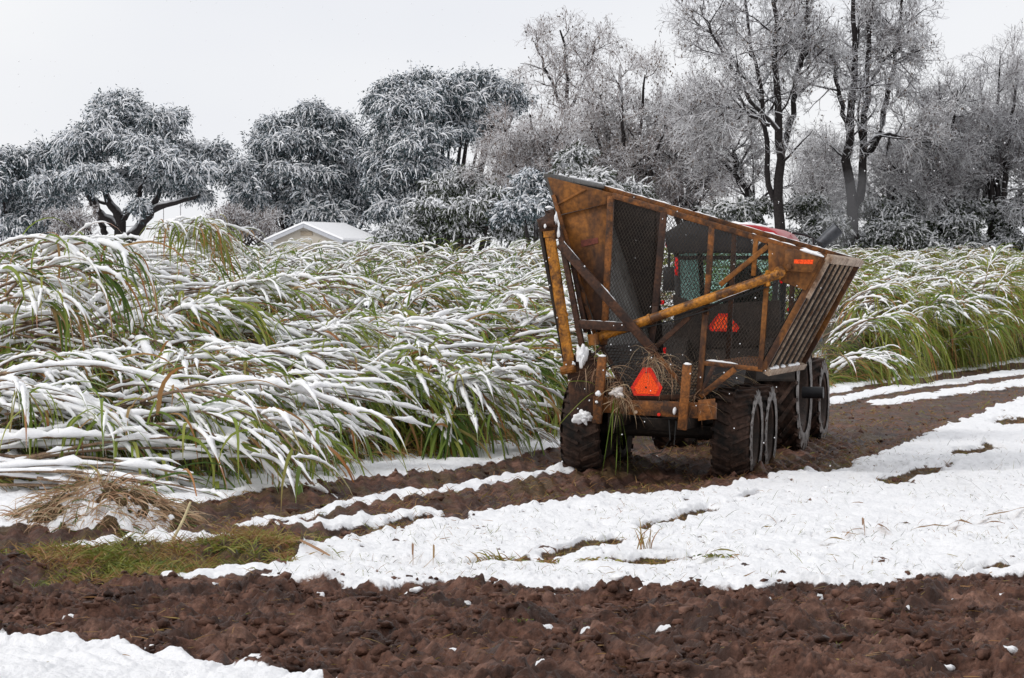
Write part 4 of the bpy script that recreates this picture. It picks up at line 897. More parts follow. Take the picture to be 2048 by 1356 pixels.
    # understory behind wagon and to the right
    for i, (cl, lab) in enumerate([([(1050, 440, 60, 50, 0), (1110, 420, 50, 50, 1), (1070, 380, 44, 40, 2)], 'dark snowy undergrowth bush just left of the wagon'),
               ([(1180, 380, 60, 46, 0), (1240, 400, 60, 40, 1), (1150, 330, 44, 40, 2)], 'grey snowy undergrowth bush behind the wagon top'),
               ([(1460, 490, 80, 36, 0), (1580, 490, 80, 36, 1), (1460, 440, 60, 36, 0), (1520, 430, 40, 36, 1), (1620, 430, 50, 44, 2), (1650, 470, 50, 44, 1)], 'dark undergrowth bush behind the tractor roof'),
               ([(1780, 500, 90, 34, 0), (1700, 500, 60, 30, 0), (1780, 470, 66, 44, 0), (1740, 440, 44, 44, 2), (1830, 440, 56, 44, 2)], 'dark undergrowth bush right of the double trunk'),
               ([(1920, 500, 90, 34, 0), (1900, 470, 66, 44, 0), (1960, 440, 56, 44, 2), (1880, 430, 50, 40, 1)], 'dark snow flecked bush in the right thicket'),
               ([(2030, 500, 80, 34, 0), (2030, 460, 60, 50, 0), (2080, 420, 60, 60, 2)], 'snow flecked bush at the right edge of the photo')]):
        leafy_tree('thicket_bush', lab, 'shrub', cl, 158 + 2*i, r, None, 'cedar_leaf' if i else 'oak_leaf', 0.14, 0.9, 1.05, sprayL=1.0, hang=0.7)
build_oaks()
def build_bare():
    r = np.random.RandomState(33)
    # pinkish scrub by the oak trunks and left of the house
    for px, py, w, h, lab in ((145, 452, 60, 36, 'pinkish leafless shrub under the left oak'), (505, 452, 64, 30, 'pinkish leafless shrub left of the house'), (455, 440, 30, 26, 'small reddish shrub in the gap under the oak branch')):
        tk = [trace([(px + r.uniform(-0.7, 0.7)*w, 505), (px + r.uniform(-0.8, 0.8)*w, py + 10), (px + r.uniform(-0.9, 0.9)*w, py - h*0.7)], 192, 0.07, 0.02, 8, [0, r.uniform(-1, 1), r.uniform(-2, 2)]) for _ in range(12)]
        bare_tree('bare_shrub', lab, 'shrub', tk, r, [dict(nper=12, t0=0.25, L=(0.7, 1.5), ang=(25, 75), n=5, jit=0.18, up=0.02, r_top=0.012, k=3), dict(nper=9, t0=0.2, L=(0.3, 0.8), ang=(25, 80), n=4, jit=0.2, up=0.0, r_top=0.012, k=3)],
                  'twig_brown', (5000, 0.11, 'brown_leaf', 0.45))
    def std(a, b, c, d=None, L=(2.5, 4.5), up=0.03):
        lv = [dict(nper=a, t0=0.28, L=L, ang=(30, 75), n=8, jit=0.16, up=up, r_top=0.02, k=5, big=True),
              dict(nper=b, t0=0.15, L=(1.0, 2.6), ang=(25, 75), n=6, jit=0.18, up=0.02, r_top=0.014, k=4),
              dict(nper=c, t0=0.10, L=(0.5, 1.3), ang=(25, 75), n=5, jit=0.18, up=-0.01, r_top=0.011, k=3)]
        if d: lv.append(dict(nper=d, t0=0.15, L=(0.35, 0.95), ang=(25, 80), n=4, jit=0.22, up=-0.05, r_top=0.010, k=3))
        return lv
    Y = 160
    # tall tree, single dark trunk
    tk = [trace([(1562, 520), (1560, 440), (1555, 380), (1562, 300), (1558, 220), (1548, 120), (1552, 20), (1540, -80)], Y, 0.33, 0.08, 16, rs=r),
          trace([(1548, 400), (1535, 350), (1532, 270), (1525, 190), (1505, 100), (1490, 10), (1470, -60)], Y, 0.17, 0.05, 16, rs=r),
          trace([(1560, 330), (1580, 250), (1590, 190), (1600, 120), (1615, 40), (1620, -50)], Y + 1, 0.20, 0.06, 16, rs=r),
          trace([(1556, 260), (1500, 200), (1450, 120), (1420, 60), (1400, 10)], Y - 1, 0.15, 0.05, 16, rs=r),
          trace([(1540, 250), (1480, 220), (1430, 215), (1400, 200)], Y - 2, 0.12, 0.04, 16, rs=r)]
    bare_tree('bare_tree', 'tall leafless tree with single dark trunk behind the tractor roof', 'tree', tk, r, std(14, 7, 5, 4, L=(2.0, 4.6)), 'twig', (2600, 0.16, 'brown_leaf', 0.3))
    tk = [trace([(1704, 530), (1708, 460), (1702, 400), (1694, 330), (1698, 250), (1708, 170), (1710, 90), (1706, 0), (1700, -90)], Y + 3, 0.36, 0.08, 16, rs=r),
          trace([(1708, 430), (1722, 380), (1726, 320), (1728, 250), (1738, 170), (1736, 90), (1745, 10), (1750, -80)], Y + 3, 0.27, 0.07, 16, rs=r),
          trace([(1728, 310), (1750, 290), (1775, 200), (1790, 120), (1800, 40), (1810, -40)], Y + 4, 0.2, 0.06, 16, rs=r),
          trace([(1696, 260), (1680, 200), (1665, 110), (1640, 105), (1600, 85), (1580, 80)], Y + 2, 0.15, 0.07, 16, rs=r),
          trace([(1726, 300), (1750, 270), (1790, 268), (1830, 280), (1870, 285)], Y + 2, 0.13, 0.05, 16, rs=r),
          trace([(1735, 180), (1760, 130), (1800, 90), (1820, 80)], Y + 4, 0.12, 0.05, 16, rs=r)]
    bare_tree('bare_tree', 'tall leafless tree with double dark trunk right of the tractor', 'tree', tk, r, std(12, 7, 5, 4, L=(1.6, 3.8)), 'twig', (2600, 0.15, 'brown_leaf', 0.3))
    # leaning trunk with arching limb
    tk = [trace([(1540, 500), (1520, 430), (1490, 375), (1455, 330), (1425, 310), (1395, 315), (1370, 330)], Y + 5, 0.25, 0.06, 14, rs=r),
          trace([(1500, 390), (1480, 340), (1450, 290), (1410, 250), (1385, 240)], Y + 6, 0.18, 0.06, 14, rs=r),
          trace([(1470, 345), (1470, 300), (1440, 270), (1430, 230)], Y + 5, 0.15, 0.05, 14, rs=r)]
    bare_tree('bare_tree', 'leaning leafless tree with limb arching left above the wagon', 'tree', tk, r, std(12, 7, 5, 4, L=(1.8, 3.4)), 'twig', (1400, 0.15, 'brown_leaf', 0.4))
    # tangled greyish trees behind the wagon
    tk = [trace([(1128, 500), (1130, 380), (1132, 250), (1135, 160), (1130, 100), (1120, 60)], Y + 22, 0.30, 0.06, 14, rs=r),
          trace([(1130, 240), (1160, 180), (1185, 110), (1190, 80)], Y + 22, 0.12, 0.05, 14, rs=r), trace([(1132, 230), (1100, 160), (1080, 110), (1070, 85)], Y + 22, 0.12, 0.05, 14, rs=r)]
    bare_tree('vine_tree', 'slender leafless tree rising above the tangle left of centre', 'tree', tk, r, std(9, 5, 5, 4, L=(1.2, 2.6)), 'twig_brown', (1200, 0.16, 'brown_leaf', 0.35))
    for j, (x0, tops, lab, nl) in enumerate([(1090, [(1010, 260), (1060, 230), (1100, 250), (1030, 330), (1120, 310), (990, 330)], 'tangled pinkish tree right of the tallest oak', 5200),
               (1260, [(1240, 130), (1200, 190), (1290, 150), (1320, 200), (1180, 240), (1330, 250)], 'vine covered tree with brown leaves above the wagon', 6500),
               (1380, [(1340, 200), (1390, 190), (1420, 250), (1300, 270), (1440, 300), (1370, 290)], 'twiggy grey tree left of the tall single trunk', 2500),
               (1190, [(1140, 250), (1200, 260), (1240, 280), (1110, 320), (1160, 330), (1270, 330)], 'low matted grey tree just above the wagon rim', 4200)]):
        tk = [trace([(x0 + r.uniform(-20, 20), 500), (x0*0.6 + tx*0.4, 390), (x0*0.25 + tx*0.75, ty*0.55 + 170), (tx, ty)], Y + 12 + 2*j, 0.26, 0.05, 12, [0, 0, r.uniform(-2, 2), r.uniform(-3, 3)], rs=r) for tx, ty in tops]
        bare_tree('vine_tree', lab, 'tree', tk, r, std(9, 7, 6, 4, L=(1.4, 3.2), up=0.0), 'twig_brown', (nl, 0.15, 'brown_leaf', 0.42))
    # right-hand thicket
    for j, (x0, tops, lab, nl) in enumerate([(1880, [(1840, 190), (1880, 165), (1915, 180), (1850, 260), (1930, 270)], 'bushy leafless tree right of the double trunk', 1500),
               (1990, [(1960, 140), (2000, 120), (2040, 110), (1970, 230), (2030, 220)], 'bushy leafless tree near the right edge', 1500),
               (2090, [(2050, 150), (2090, 130), (2130, 150), (2070, 260)], 'bushy leafless tree cut off by the right edge', 900),
               (1930, [(1900, 300), (1950, 290), (1980, 310), (1880, 340), (1930, 250), (2020, 320)], 'low dense leafless thicket tree in front of the right trees', 1500),
               (1640, [(1610, 330), (1650, 300), (1670, 340), (1620, 390)], 'small twiggy tree between the two tall trunks', 1500),
               (1790, [(1770, 300), (1810, 290), (1790, 360), (1840, 350)], 'small twiggy tree right behind the exhaust smoke', 1500)]):
        tk = [trace([(x0 + r.uniform(-14, 14), 505), (x0*0.7 + tx*0.3, 420), (x0*0.35 + tx*0.65, ty*0.6 + 150), (tx, ty)], Y + 6 + 2*j, 0.22, 0.04, 12, [0, 0, r.uniform(-2, 2), r.uniform(-3, 3)], rs=r) for tx, ty in tops]
        bare_tree('bare_tree', lab, 'tree', tk, r, std(10, 7, 6, 4, L=(1.6, 3.2), up=0.03), 'twig', (nl, 0.12, 'brown_leaf', 0.3))
    # far wood closing the gaps low down between the trunks
build_bare()

# ------------------------------------------------------------------ wagon
M['rust'] = mat_worn('rusty_orange_paint', (0.25, 0.092, 0.015), (0.060, 0.025, 0.012), 2.6, 0.40, 0.60, 0.55, streak=True)
M['brown'] = mat_worn('dark_rusty_steel', (0.085, 0.036, 0.018), (0.030, 0.016, 0.012), 4.0, 0.4, 0.6, 0.65)
M['rail'] = mat_worn('rusty_rail', (0.25, 0.088, 0.018), (0.05, 0.023, 0.012), 4.5, 0.4, 0.6, 0.6)
M['yellow'] = mat_worn('worn_yellow_paint', (0.46, 0.18, 0.02), (0.10, 0.04, 0.014), 5.0, 0.40, 0.54, 0.45)
M['mesh'] = mat_plain('expanded_metal', (0.05, 0.038, 0.03), 0.6, 0.3, var=0.4)
M['grime'] = mat_worn('grimy_steel', (0.035, 0.024, 0.018), (0.012, 0.009, 0.008), 3.0, 0.35, 0.65, 0.7)
M['sheet'] = mat_worn('grey_sheet_steel', (0.13, 0.125, 0.115), (0.05, 0.045, 0.04), 1.6, 0.35, 0.65, 0.5)
M['pale'] = mat_worn('pale_bare_rail', (0.44, 0.33, 0.24), (0.17, 0.09, 0.05), 5.0, 0.35, 0.6, 0.6)
M['rubber'] = mat_worn('muddy_rubber', (0.075, 0.042, 0.030), (0.011, 0.009, 0.008), 4.0, 0.38, 0.60, 0.8)
M['sidewall'] = mat_worn('slushy_sidewall', (0.27, 0.24, 0.225), (0.04, 0.03, 0.026), 7.0, 0.40, 0.62, 0.55)
M['rim'] = mat_worn('muddy_rim', (0.055, 0.033, 0.024), (0.02, 0.014, 0.011), 5.0, 0.35, 0.65, 0.7)
M['orange'] = mat_worn('fluorescent_orange', (1.0, 0.085, 0.008), (0.50, 0.04, 0.008), 9, 0.24, 0.36, 0.6); M['orange_edge'] = mat_worn('reflective_red', (0.78, 0.025, 0.008), (0.22, 0.02, 0.01), 14, 0.36, 0.46, 0.4)
M['decal'] = mat_plain('faded_red_decal', (0.15, 0.035, 0.02), 0.6, var=0.4, scale=30)
M['hose'] = mat_plain('black_hose', (0.012, 0.012, 0.012), 0.5)
W_HEAD, W_PITCH, W_ROLL = math.radians(-13.0), math.radians(-0.6), math.radians(1.6)
_c = gr(1322, 944); W_O = Vector((_c[0], _c[1], -0.07))
W_M = Matrix.Translation(W_O) @ Euler((W_PITCH, W_ROLL, W_HEAD), 'XYZ').to_matrix().to_4x4(); W_I = W_M.inverted()
def on_plane(inv, px, py, yl):
    "where a sight line meets the plane y = yl of a vehicle: measures the drawn part"
    o = inv @ Vector((0, 0, HC)); d = inv.to_3x3() @ Vector(ray(px, py)); k = (yl - o.y)/d.y
    return np.array(o + d*k)
def W(px, py, yl): return on_plane(W_I, px, py, yl)
def tyre(parent, c, R, w, lugs, lug_h, rim_r, side=1, lug_w=0.045, chev=0.5, dish=0.12):
    "wheel > tyre, rim; axis along x; side=+1 outer face to +x"
    wheel = bpy.data.objects.new('wheel', None); COL.objects.link(wheel); wheel.parent = parent; wheel.location = c
    prof = [(-0.5*w*0.86, rim_r), (-0.5*w, R*0.80), (-0.49*w, R*0.90), (-0.42*w, R*0.955), (0, R*0.97), (0.42*w, R*0.955), (0.49*w, R*0.90), (0.5*w, R*0.80), (0.5*w*0.86, rim_r)]
    n = 56; a = np.arange(n)*2*np.pi/n; V = np.array([[(x, r*math.sin(t), r*math.cos(t)) for x, r in prof] for t in a]).reshape(-1, 3); m = len(prof)
    Q = [(i*m+j, i*m+j+1, ((i+1) % n)*m+j+1, ((i+1) % n)*m+j) for i in range(n) for j in range(m-1)]
    mb = MB(); mb.add(V, Q)
    for k in range(lugs):
        for s in (-1, 1):
            t0 = 2*math.pi*(k + (0.5 if s > 0 else 0))/lugs; t1 = t0 + chev*2*math.pi/lugs*1.3
            for (ta, xa, tb, xb) in ((t0, 0.03*w*s, t1, 0.47*w*s),):
                pts = []
                for tt, xx, rr in ((ta, xa, R*0.965), (tb, xb, R*0.945)):
                    pts.append((xx, rr*math.sin(tt), rr*math.cos(tt)))
                up = np.array([0, math.sin((ta+tb)/2), math.cos((ta+tb)/2)])
                mb.bar(np.array(pts[0]) + up*lug_h*0.4, np.array(pts[1]) + up*lug_h*0.4, lug_w, lug_h*1.5, up)
            up = np.array([0, math.sin(t1), math.cos(t1)])
            mb.bar(np.array([0.465*w*s, 0, 0]) + up*R*0.985, np.array([0.505*w*s, 0, 0]) + up*R*0.86, lug_w*0.9, 0.05*w + 0.02, (1, 0, 0))
    mb.build('tyre', M['rubber'], wheel, smooth=True)
    # slush caked on the outer sidewall
    pr = [(0.525*w, R*0.68), (0.548*w, R*0.76), (0.545*w, R*0.86), (0.520*w, R*0.945)]
    V, Q = [], []; nn = 112; rr_ = np.random.RandomState(int(abs(c[0]*100 + c[1]*37)) + 3)
    for i in range(nn):
        t = 2*math.pi*i/nn; e = 1 + (0.035 if (i*lugs/nn) % 1 < 0.5 else -0.03) + rr_.uniform(-0.012, 0.012)
        V += [(side*x, r*(e if j == 3 else 1)*math.sin(t), r*(e if j == 3 else 1)*math.cos(t)) for j, (x, r) in enumerate(pr)]
    Q = [(i*4+j, i*4+j+1, ((i+1) % nn)*4+j+1, ((i+1) % nn)*4+j) for i in range(nn) for j in range(3)]
    mesh_q('slush', V, Q, M['sidewall'], wheel)
    rp = [(side*0.43*w, rim_r*1.02), (side*0.47*w, rim_r*0.99), (side*0.40*w, rim_r*0.92), (side*(0.40*w - dish), rim_r*0.82), (side*(0.40*w - dish), rim_r*0.30), (side*(0.40*w - dish + 0.05), rim_r*0.26), (side*(0.40*w - dish + 0.05), 0.02)]
    V = np.array([[(x, r*math.sin(t), r*math.cos(t)) for x, r in rp] for t in a]).reshape(-1, 3); m = len(rp)
    Q = [(i*m+j, i*m+j+1, ((i+1) % n)*m+j+1, ((i+1) % n)*m+j) for i in range(n) for j in range(m-1)]
    mb = MB(); mb.add(V, Q)
    for k in range(8):
        t = 2*math.pi*k/8; p = np.array([side*(0.40*w - dish), rim_r*0.45*math.sin(t), rim_r*0.45*math.cos(t)]); mb.tube([p, p + [side*0.03, 0, 0]], 0.018, 6)
    mb.build('rim', M['rim'], wheel, smooth=True)
    return wheel
def clip_line(p, d, poly2):
    t0, t1 = -1e9, 1e9; n = len(poly2)
    ar = sum(poly2[i][0]*poly2[(i+1) % n][1] - poly2[(i+1) % n][0]*poly2[i][1] for i in range(n)); sg = 1 if ar > 0 else -1
    for i in range(n):
        a = np.array(poly2[i]); b = np.array(poly2[(i+1) % n]); e = b - a; nx = np.array([-e[1], e[0]])*sg
        f0 = np.dot(nx, np.array(p) - a); f1 = np.dot(nx, d)
        if abs(f1) < 1e-9:
            if f0 < 0: return None
            continue
        t = -f0/f1
        if f1 > 0: t0 = max(t0, t)
        else: t1 = min(t1, t)
    return (t0, t1) if t1 > t0 + 0.01 else None
def lattice(name, corners, parent, pitch=0.042, slope=1.7, r=0.0034, mat='mesh'):
    "expanded metal: two families of strands over a flat polygon"
    C = [np.array(c, float) for c in corners]; o = C[0]; ex = nrm(C[1] - C[0]); nz = nrm(np.cross(ex, C[-1] - C[0])); ey = np.cross(nz, ex)
    p2 = [(np.dot(c - o, ex), np.dot(c - o, ey)) for c in C]; P = []
    lo = np.min(p2, 0); hi = np.max(p2, 0); span = hi - lo
    for s in (-1, 1):
        d = np.array([1.0, s*slope]); d = d/np.linalg.norm(d); ext = span[0] + span[1]/slope
        for k in range(int(ext/pitch) + 2):
            x0 = lo[0] + k*pitch - (span[1]/slope if s > 0 else 0); y0 = lo[1]; tt = clip_line((x0, y0), d, p2)
            if tt is None: continue
            a = np.array([x0, y0]) + d*tt[0]; b = np.array([x0, y0]) + d*tt[1]; off = nz*(0.003*s)
            P.append([o + ex*a[0] + ey*a[1] + off, o + ex*b[0] + ey*b[1] + off])
    P = np.array(P); V, Q = tubes(P, np.full(P.shape[:2], r), 4); return mesh_q(name, V, Q, M[mat], parent)
def ledge_snow(name, segs, parent, r=0.03, seed=1, gap=0.35, mat='snow'):
    "broken ropes of snow along the top of bars"
    rr = np.random.RandomState(seed); P, R = [], []
    for p, q, th in segs:
        p, q = np.array(p), np.array(q); L = np.linalg.norm(q-p); n = max(int(L/0.34), 1)
        for k in range(n):
            if rr.rand() < gap: continue
            t = np.linspace(k/n, min(1, (k+1.15)/n), 9)[:, None]; pp = p*(1-t) + q*t; P.append(pp)
            R.append(th*np.array([.25, .8, 1, 1.1, .9, 1.1, 1, .7, .2])*rr.uniform(0.5, 1.15)*(1 + 0.25*rr.randn(9)).clip(0.5, 1.5))
    for p_, r_ in zip(P, R): mesh_q(name, *tubes(p_[None], r_[None], 7, lift=0.35, flat=0.8), M[mat], parent)
def build_wagon():
    t = thing('cane_wagon', 'rusty orange high dump cane wagon with mesh sides, seen from behind on the muddy road', 'farm wagon', W_O, (W_PITCH, W_ROLL, W_HEAD))
    YR, LEN = -1.0, 3.7; YF = YR + LEN; YM = YR - 0.22
    def rp(px, py, y=YR): return W(px, py, y)
    def fw(p, y): q = np.array(p); q[1] = y; return q
    UP = (0, 1, 0)
    tl, tr, br, sh = rp(1094, 353), rp(1650, 513), rp(1526, 739), rp(1410, 726)
    bl, v1, v2 = rp(1203, 692), rp(1258, 795), rp(1400, 790)
    # solid rear panels at the left
    mb = MB(); mb.plate([rp(1094, 353), rp(1231, 388), rp(1228, 404), rp(1117, 430)], (0, 0.03, 0)); mb.plate([rp(1168, 377, YR - 0.02), rp(1174, 379, YR - 0.02), rp(1113, 412, YR - 0.02), rp(1109, 410, YR - 0.02)], (0, 0.02, 0))
    hood = mb.build('hood_panel', M['rust'], t, bevel=0.006)
    mb = MB(); mb.plate([rp(1117, 431, YR + 0.05), rp(1228, 404, YR + 0.05), rp(1210, 700, YR + 0.05), rp(1190, 668, YR + 0.05)], (0, 0.03, 0)); pan = mb.build('rear_panel', M['rust'], t, bevel=0.005)
    mb = MB(); mb.plate([rp(1162, 481, YR + 0.046), rp(1196, 475, YR + 0.046), rp(1197, 486, YR + 0.046), rp(1163, 494, YR + 0.046)], (0, -0.004, 0)); mb.build('decal', M['decal'], pan)
    mb = MB(); mb.bar(rp(1222, 392), rp(1208, 690), 0.085, 0.07); mb.bar(rp(1107, 390), rp(1196, 690), 0.05, 0.06); mb.build('corner_post', M['rail'], t, bevel=0.008)
    # mesh of the rear wall
    lattice('rear_mesh', [rp(1204, 690, YR + 0.02), sh + [0, .02, 0], br + [0, .02, 0], tr + [0, .02, 0], rp(1226, 392, YR + 0.02)], t)
    lattice('rear_mesh', [rp(1204, 691, YR + 0.021), v1 + [0, .02, 0], v2 + [0, .02, 0], sh + [0, .02, 0]], t, pitch=0.045, r=0.006)
    for a, b, w, m in (((1225, 391), (1652, 516), 0.075, 'rail'), ((1526, 739), (1408, 726), 0.06, 'rail'), ((1204, 692), (1258, 796), 0.06, 'brown'), ((1258, 797), (1400, 792), 0.07, 'brown')):
        mb = MB(); mb.bar(rp(*a), rp(*b), w, 0.07, UP); mb.build('rail', M[m], t, bevel=0.008)
    mb = MB(); mb.bar(rp(1651, 512), rp(1526, 739), 0.085, 0.07, UP); mb.build('rail', M['rust'], t, bevel=0.008)
    for a, b, w, m in (((1328, 425), (1311, 612), 0.085, 'brown'), ((1311, 612), (1303, 690), 0.075, 'brown'), ((1424, 452), (1412, 630), 0.075, 'rail'), ((1412, 615), (1398, 792), 0.075, 'rust'),
                       ((1512, 478), (1507, 552), 0.06, 'rust'), ((1534, 560), (1521, 739), 0.065, 'rust')):
        mb = MB(); mb.bar(rp(*a, YR - 0.01), rp(*b, YR - 0.01), w, 0.06, UP); mb.build('upright', M[m], t, bevel=0.006)
    for a, b, w, m, y in (((1440, 570), (1536, 492), 0.065, 'rust', YR - 0.035), ((1305, 700), (1378, 634), 0.065, 'brown', YR - 0.03), ((1378, 634), (1500, 575), 0.03, 'brown', YR - 0.01),
                          ((1400, 793), (1470, 738), 0.075, 'rail', YR - 0.05), ((1430, 728), (1395, 800), 0.05, 'brown', YR - 0.01)):
        mb = MB(); mb.bar(rp(*a, y), rp(*b, y), w, 0.05, UP); mb.build('brace', M[m], t, bevel=0.006)
    # gusset and pivot box at the right
    mb = MB(); mb.plate([rp(1536, 484, YR - 0.06), rp(1648, 516, YR - 0.06), rp(1611, 581, YR - 0.06), rp(1570, 566, YR - 0.06), rp(1537, 549, YR - 0.06)], (0, 0.03, 0)); g = mb.build('gusset_plate', M['rust'], t, bevel=0.006)
    mb = MB(); mb.plate([rp(1570, 500, YR - 0.16), rp(1588, 497, YR - 0.16), rp(1640, 516, YR - 0.16), rp(1624, 545, YR - 0.16), rp(1568, 542, YR - 0.16)], (0, 0.10, 0)); mb.tube([rp(1578, 533, YR - 0.20), rp(1578, 533, YR - 0.1)], 0.035, 10); pb = mb.build('pivot_box', M['rust'], g, bevel=0.008)
    mb = MB(); mb.plate([rp(1588, 519, YR - 0.165), rp(1627, 519.5, YR - 0.165), rp(1625, 528.5, YR - 0.165), rp(1588, 527, YR - 0.165)], (0, 0.004, 0)); mb.build('reflector', M['orange'], g)
    # front wall
    def f(p): return fw(p, YF)
    c1 = W(1312, 404, YF); c2 = W(1296, 740, YF); mb = MB(); mb.plate([f(tl), c1, c2, f(bl)*0.5 + f(v1)*0.5, f(bl)], (0, -0.03, 0)); mb.build('front_panel', M['grime'], t)
    lattice('front_mesh', [c2, f(sh), f(br), f(tr), c1], t, pitch=0.06, r=0.0032)
    mb = MB(); mb.bar(f(tl), f(tr), 0.075, 0.07); mb.bar(f(tr), f(br), 0.08, 0.07); mb.bar(f(br), f(sh), 0.06, 0.06); mb.build('rail', M['rail'], t, bevel=0.008)
    for x in (1318, 1470, 1590):
        a = W(x, 405 + (x-1318)*0.29, YF); b = W(x - 14, 720, YF); mb = MB(); mb.bar(a, b, 0.07, 0.06); mb.build('upright', M['brown'], t, bevel=0.006)
    # left wall, rim and belly
    mb = MB(); mb.plate([tl, f(tl), f(bl), bl], (-0.03, 0, -0.012)); mb.build('side_panel', M['sheet'], t)
    mb = MB(); mb.bar(tl + [0, 0, .01], f(tl) + [0, 0, .01], 0.09, 0.06, (0, 0, 1)); mb.build('rim_rail', M['sheet'], t, bevel=0.008)
    mb = MB()
    for a, b in ((bl, v1), (v1, v2), (v2, sh)):
        mb.plate([a, f(a), f(b), b], nrm(np.cross(f(a) - a, b - a))*0.02)
    mb.build('belly', M['grime'], t)
    lattice('shelf_mesh', [sh + [0, 0, .01], br + [0, 0, .01], f(br) + [0, 0, .01], f(sh) + [0, 0, .01]], t, pitch=0.05, mat='rail')
    # right slatted wall
    nrm_r = nrm(np.cross(f(tr) - tr, br - tr)); nrm_r = nrm_r if nrm_r[0] > 0 else -nrm_r
    def rw(u, v): return (tr*(1-v) + br*v)*(1-u) + (f(tr)*(1-v) + f(br)*v)*u
    for k in range(6):
        u = 0.07 + k*0.155; mb = MB(); mb.bar(rw(u, 0.02) + nrm_r*0.05, rw(u, 0.99) + nrm_r*0.05, 0.03, 0.03, nrm_r); mb.build('slat', M['pale'], t, bevel=0.006)
    lattice('side_mesh', [rw(0, 1), rw(1, 1), rw(1, 0), rw(0, 0)], t, pitch=0.05, slope=1.2, r=0.006, mat='grime')
    mb = MB(); mb.plate([rw(0.02, .98) - nrm_r*.06, rw(.98, .98) - nrm_r*.06, rw(.98, .25) - nrm_r*.06, rw(.02, .05) - nrm_r*.06], nrm_r*-0.01); mb.build('side_liner', M['grime'], t)
    for a, b, nm in ((rw(-0.01, -0.0), rw(1.01, 0.0), 0.10), (rw(0, 1.0), rw(1, 1.0), 0.085)):
        mb = MB(); mb.bar(a + nrm_r*0.06, b + nrm_r*0.06, nm, 0.09, nrm_r); mb.build('side_rail', M['pale'], t, bevel=0.008)
    mb = MB(); mb.bar(rw(0.0, 0) + nrm_r*0.06, rw(0.0, 0.35) + nrm_r*0.06, 0.07, 0.06, nrm_r); mb.build('edge_rail', M['pale'], t, bevel=0.008)
    mb = MB(); mb.bar(rw(0.99, 0) + nrm_r*0.05, rw(0.99, 1) + nrm_r*0.05, 0.09, 0.08, nrm_r); mb.build('edge_rail', M['rust'], t, bevel=0.008)
    # lifting mast at the left
    def mp(px, py, y=YM): return W(px, py, y)
    mb = MB(); mb.bar(mp(1081, 458), mp(1134, 742), 0.045, 0.12, UP); mb.build('mast_channel', M['grime'], t, bevel=0.006)
    mb = MB(); mb.tube([mp(1099, 466, YM - .05), mp(1138, 722, YM - .05)], 0.072, 16); mb.tube([mp(1098, 462, YM - .05), mp(1099.5, 474, YM - .05)], 0.082, 16); mb.tube([mp(1124, 627, YM - .05), mp(1125, 634, YM - .05)], 0.08, 16); mb.build('lift_cylinder', M['yellow'], t, smooth=True)
    mb = MB(); mb.bar(mp(1119, 458), mp(1164, 692), 0.07, 0.10, UP); mb.bar(mp(1142, 510, YM + .1), mp(1172, 665, YM + .1), 0.06, 0.06, UP); mb.build('mast_beam', M['brown'], t, bevel=0.008)
    mb = MB(); mb.bar(mp(1146, 530, YM + .25), mp(1180, 670, YM + .25), 0.04, 0.06, UP); mb.build('mast_beam', M['grime'], t, bevel=0.006)
    mb = MB(); mb.tube([mp(1095, 462), mp(1091, 440), mp(1097, 424)], [0.10, 0.12, 0.07], 10); mb.tube([mp(1084, 448, YM - .1), mp(1108, 447, YM - .1)], 0.05, 10); mb.bar(mp(1100, 420), mp(1112, 478), 0.1, 0.12, UP); kn = mb.build('mast_head', M['brown'], t, bevel=0.008)
    rr = np.random.RandomState(4)
    V, T = lump_mesh(rr, [(mp(1099, 415, YM - .02), (.055, .06, .02))], 2, 0.35); mesh_q('snow', V, T, M['snow'], kn); V, T = lump_mesh(rr, [(mp(1112, 436, YM - .06), (.022, .03, .07))], 2, 0.35); mesh_q('snow', V, T, M['snow'], kn)
    V, T = lump_mesh(rr, [(mp(1117, 466, YM - .06), (.02, .03, .07))], 2, 0.35); mesh_q('snow', V, T, M['snow'], kn); V, T = lump_mesh(rr, [(mp(1090, 452, YM - .14), (.02, .015, .03))], 2, 0.35); mesh_q('snow', V, T, M['snow'], kn)
    mb = MB(); mb.bar(mp(1120, 488, YM - .03), mp(1310, 705, YM - .03), 0.115, 0.08, UP); mb.build('diagonal_beam', M['brown'], t, bevel=0.008)
    mb = MB(); mb.bar(mp(1306, 700, YM - .01), mp(1372, 778, YM - .01), 0.055, 0.06, UP); mb.build('diagonal_beam', M['rail'], t, bevel=0.006)
    mb = MB(); mb.bar(mp(1150, 648, YM - .01), mp(1266, 655, YM - .01), 0.115, 0.07, UP); mb.build('cross_beam', M['brown'], t, bevel=0.008)
    # tilt cylinder
    a, b = mp(1187, 678, YM + .1), mp(1560, 547, YR - 0.14); mb = MB(); mb.tube([a, b], 0.060, 18)
    for k in (0.02, 0.30, 0.985): p = a + (b-a)*k; mb.tube([p, p + (b-a)*0.012], 0.073, 18)
    p = a + (b-a)*0.93; mb.tube([p, p + np.array([0.03, -0.02, -0.10])], 0.03, 10); mb.tube([p + [0, 0, .02], p + np.array([0.02, -0.03, 0.085])], 0.035, 10)
    mb.tube([b + [0, -.05, .02], b + [0, .06, .02]], 0.075, 14); cyl = mb.build('tilt_cylinder', M['yellow'], t, smooth=True)
    mb = MB(); mb.tube([mp(1186, 668, YM + .02), mp(1189, 690, YM + .02)], 0.075, 14); mb.build('cylinder_clevis', M['rust'], cyl, smooth=True)
    mb = MB(); q = [mp(1350, 633, YR - .1), mp(1420, 610, YR - .1), mp(1490, 590, YR - .1), mp(1553, 566, YR - .1)]; mb.tube(q, 0.011, 8); q = [mp(1240, 668, YR - .12), mp(1350, 640, YR - .12), mp(1425, 618, YR - .12)]; mb.tube(q, 0.009, 6); mb.build('hydraulic_line', M['hose'], cyl, smooth=True)
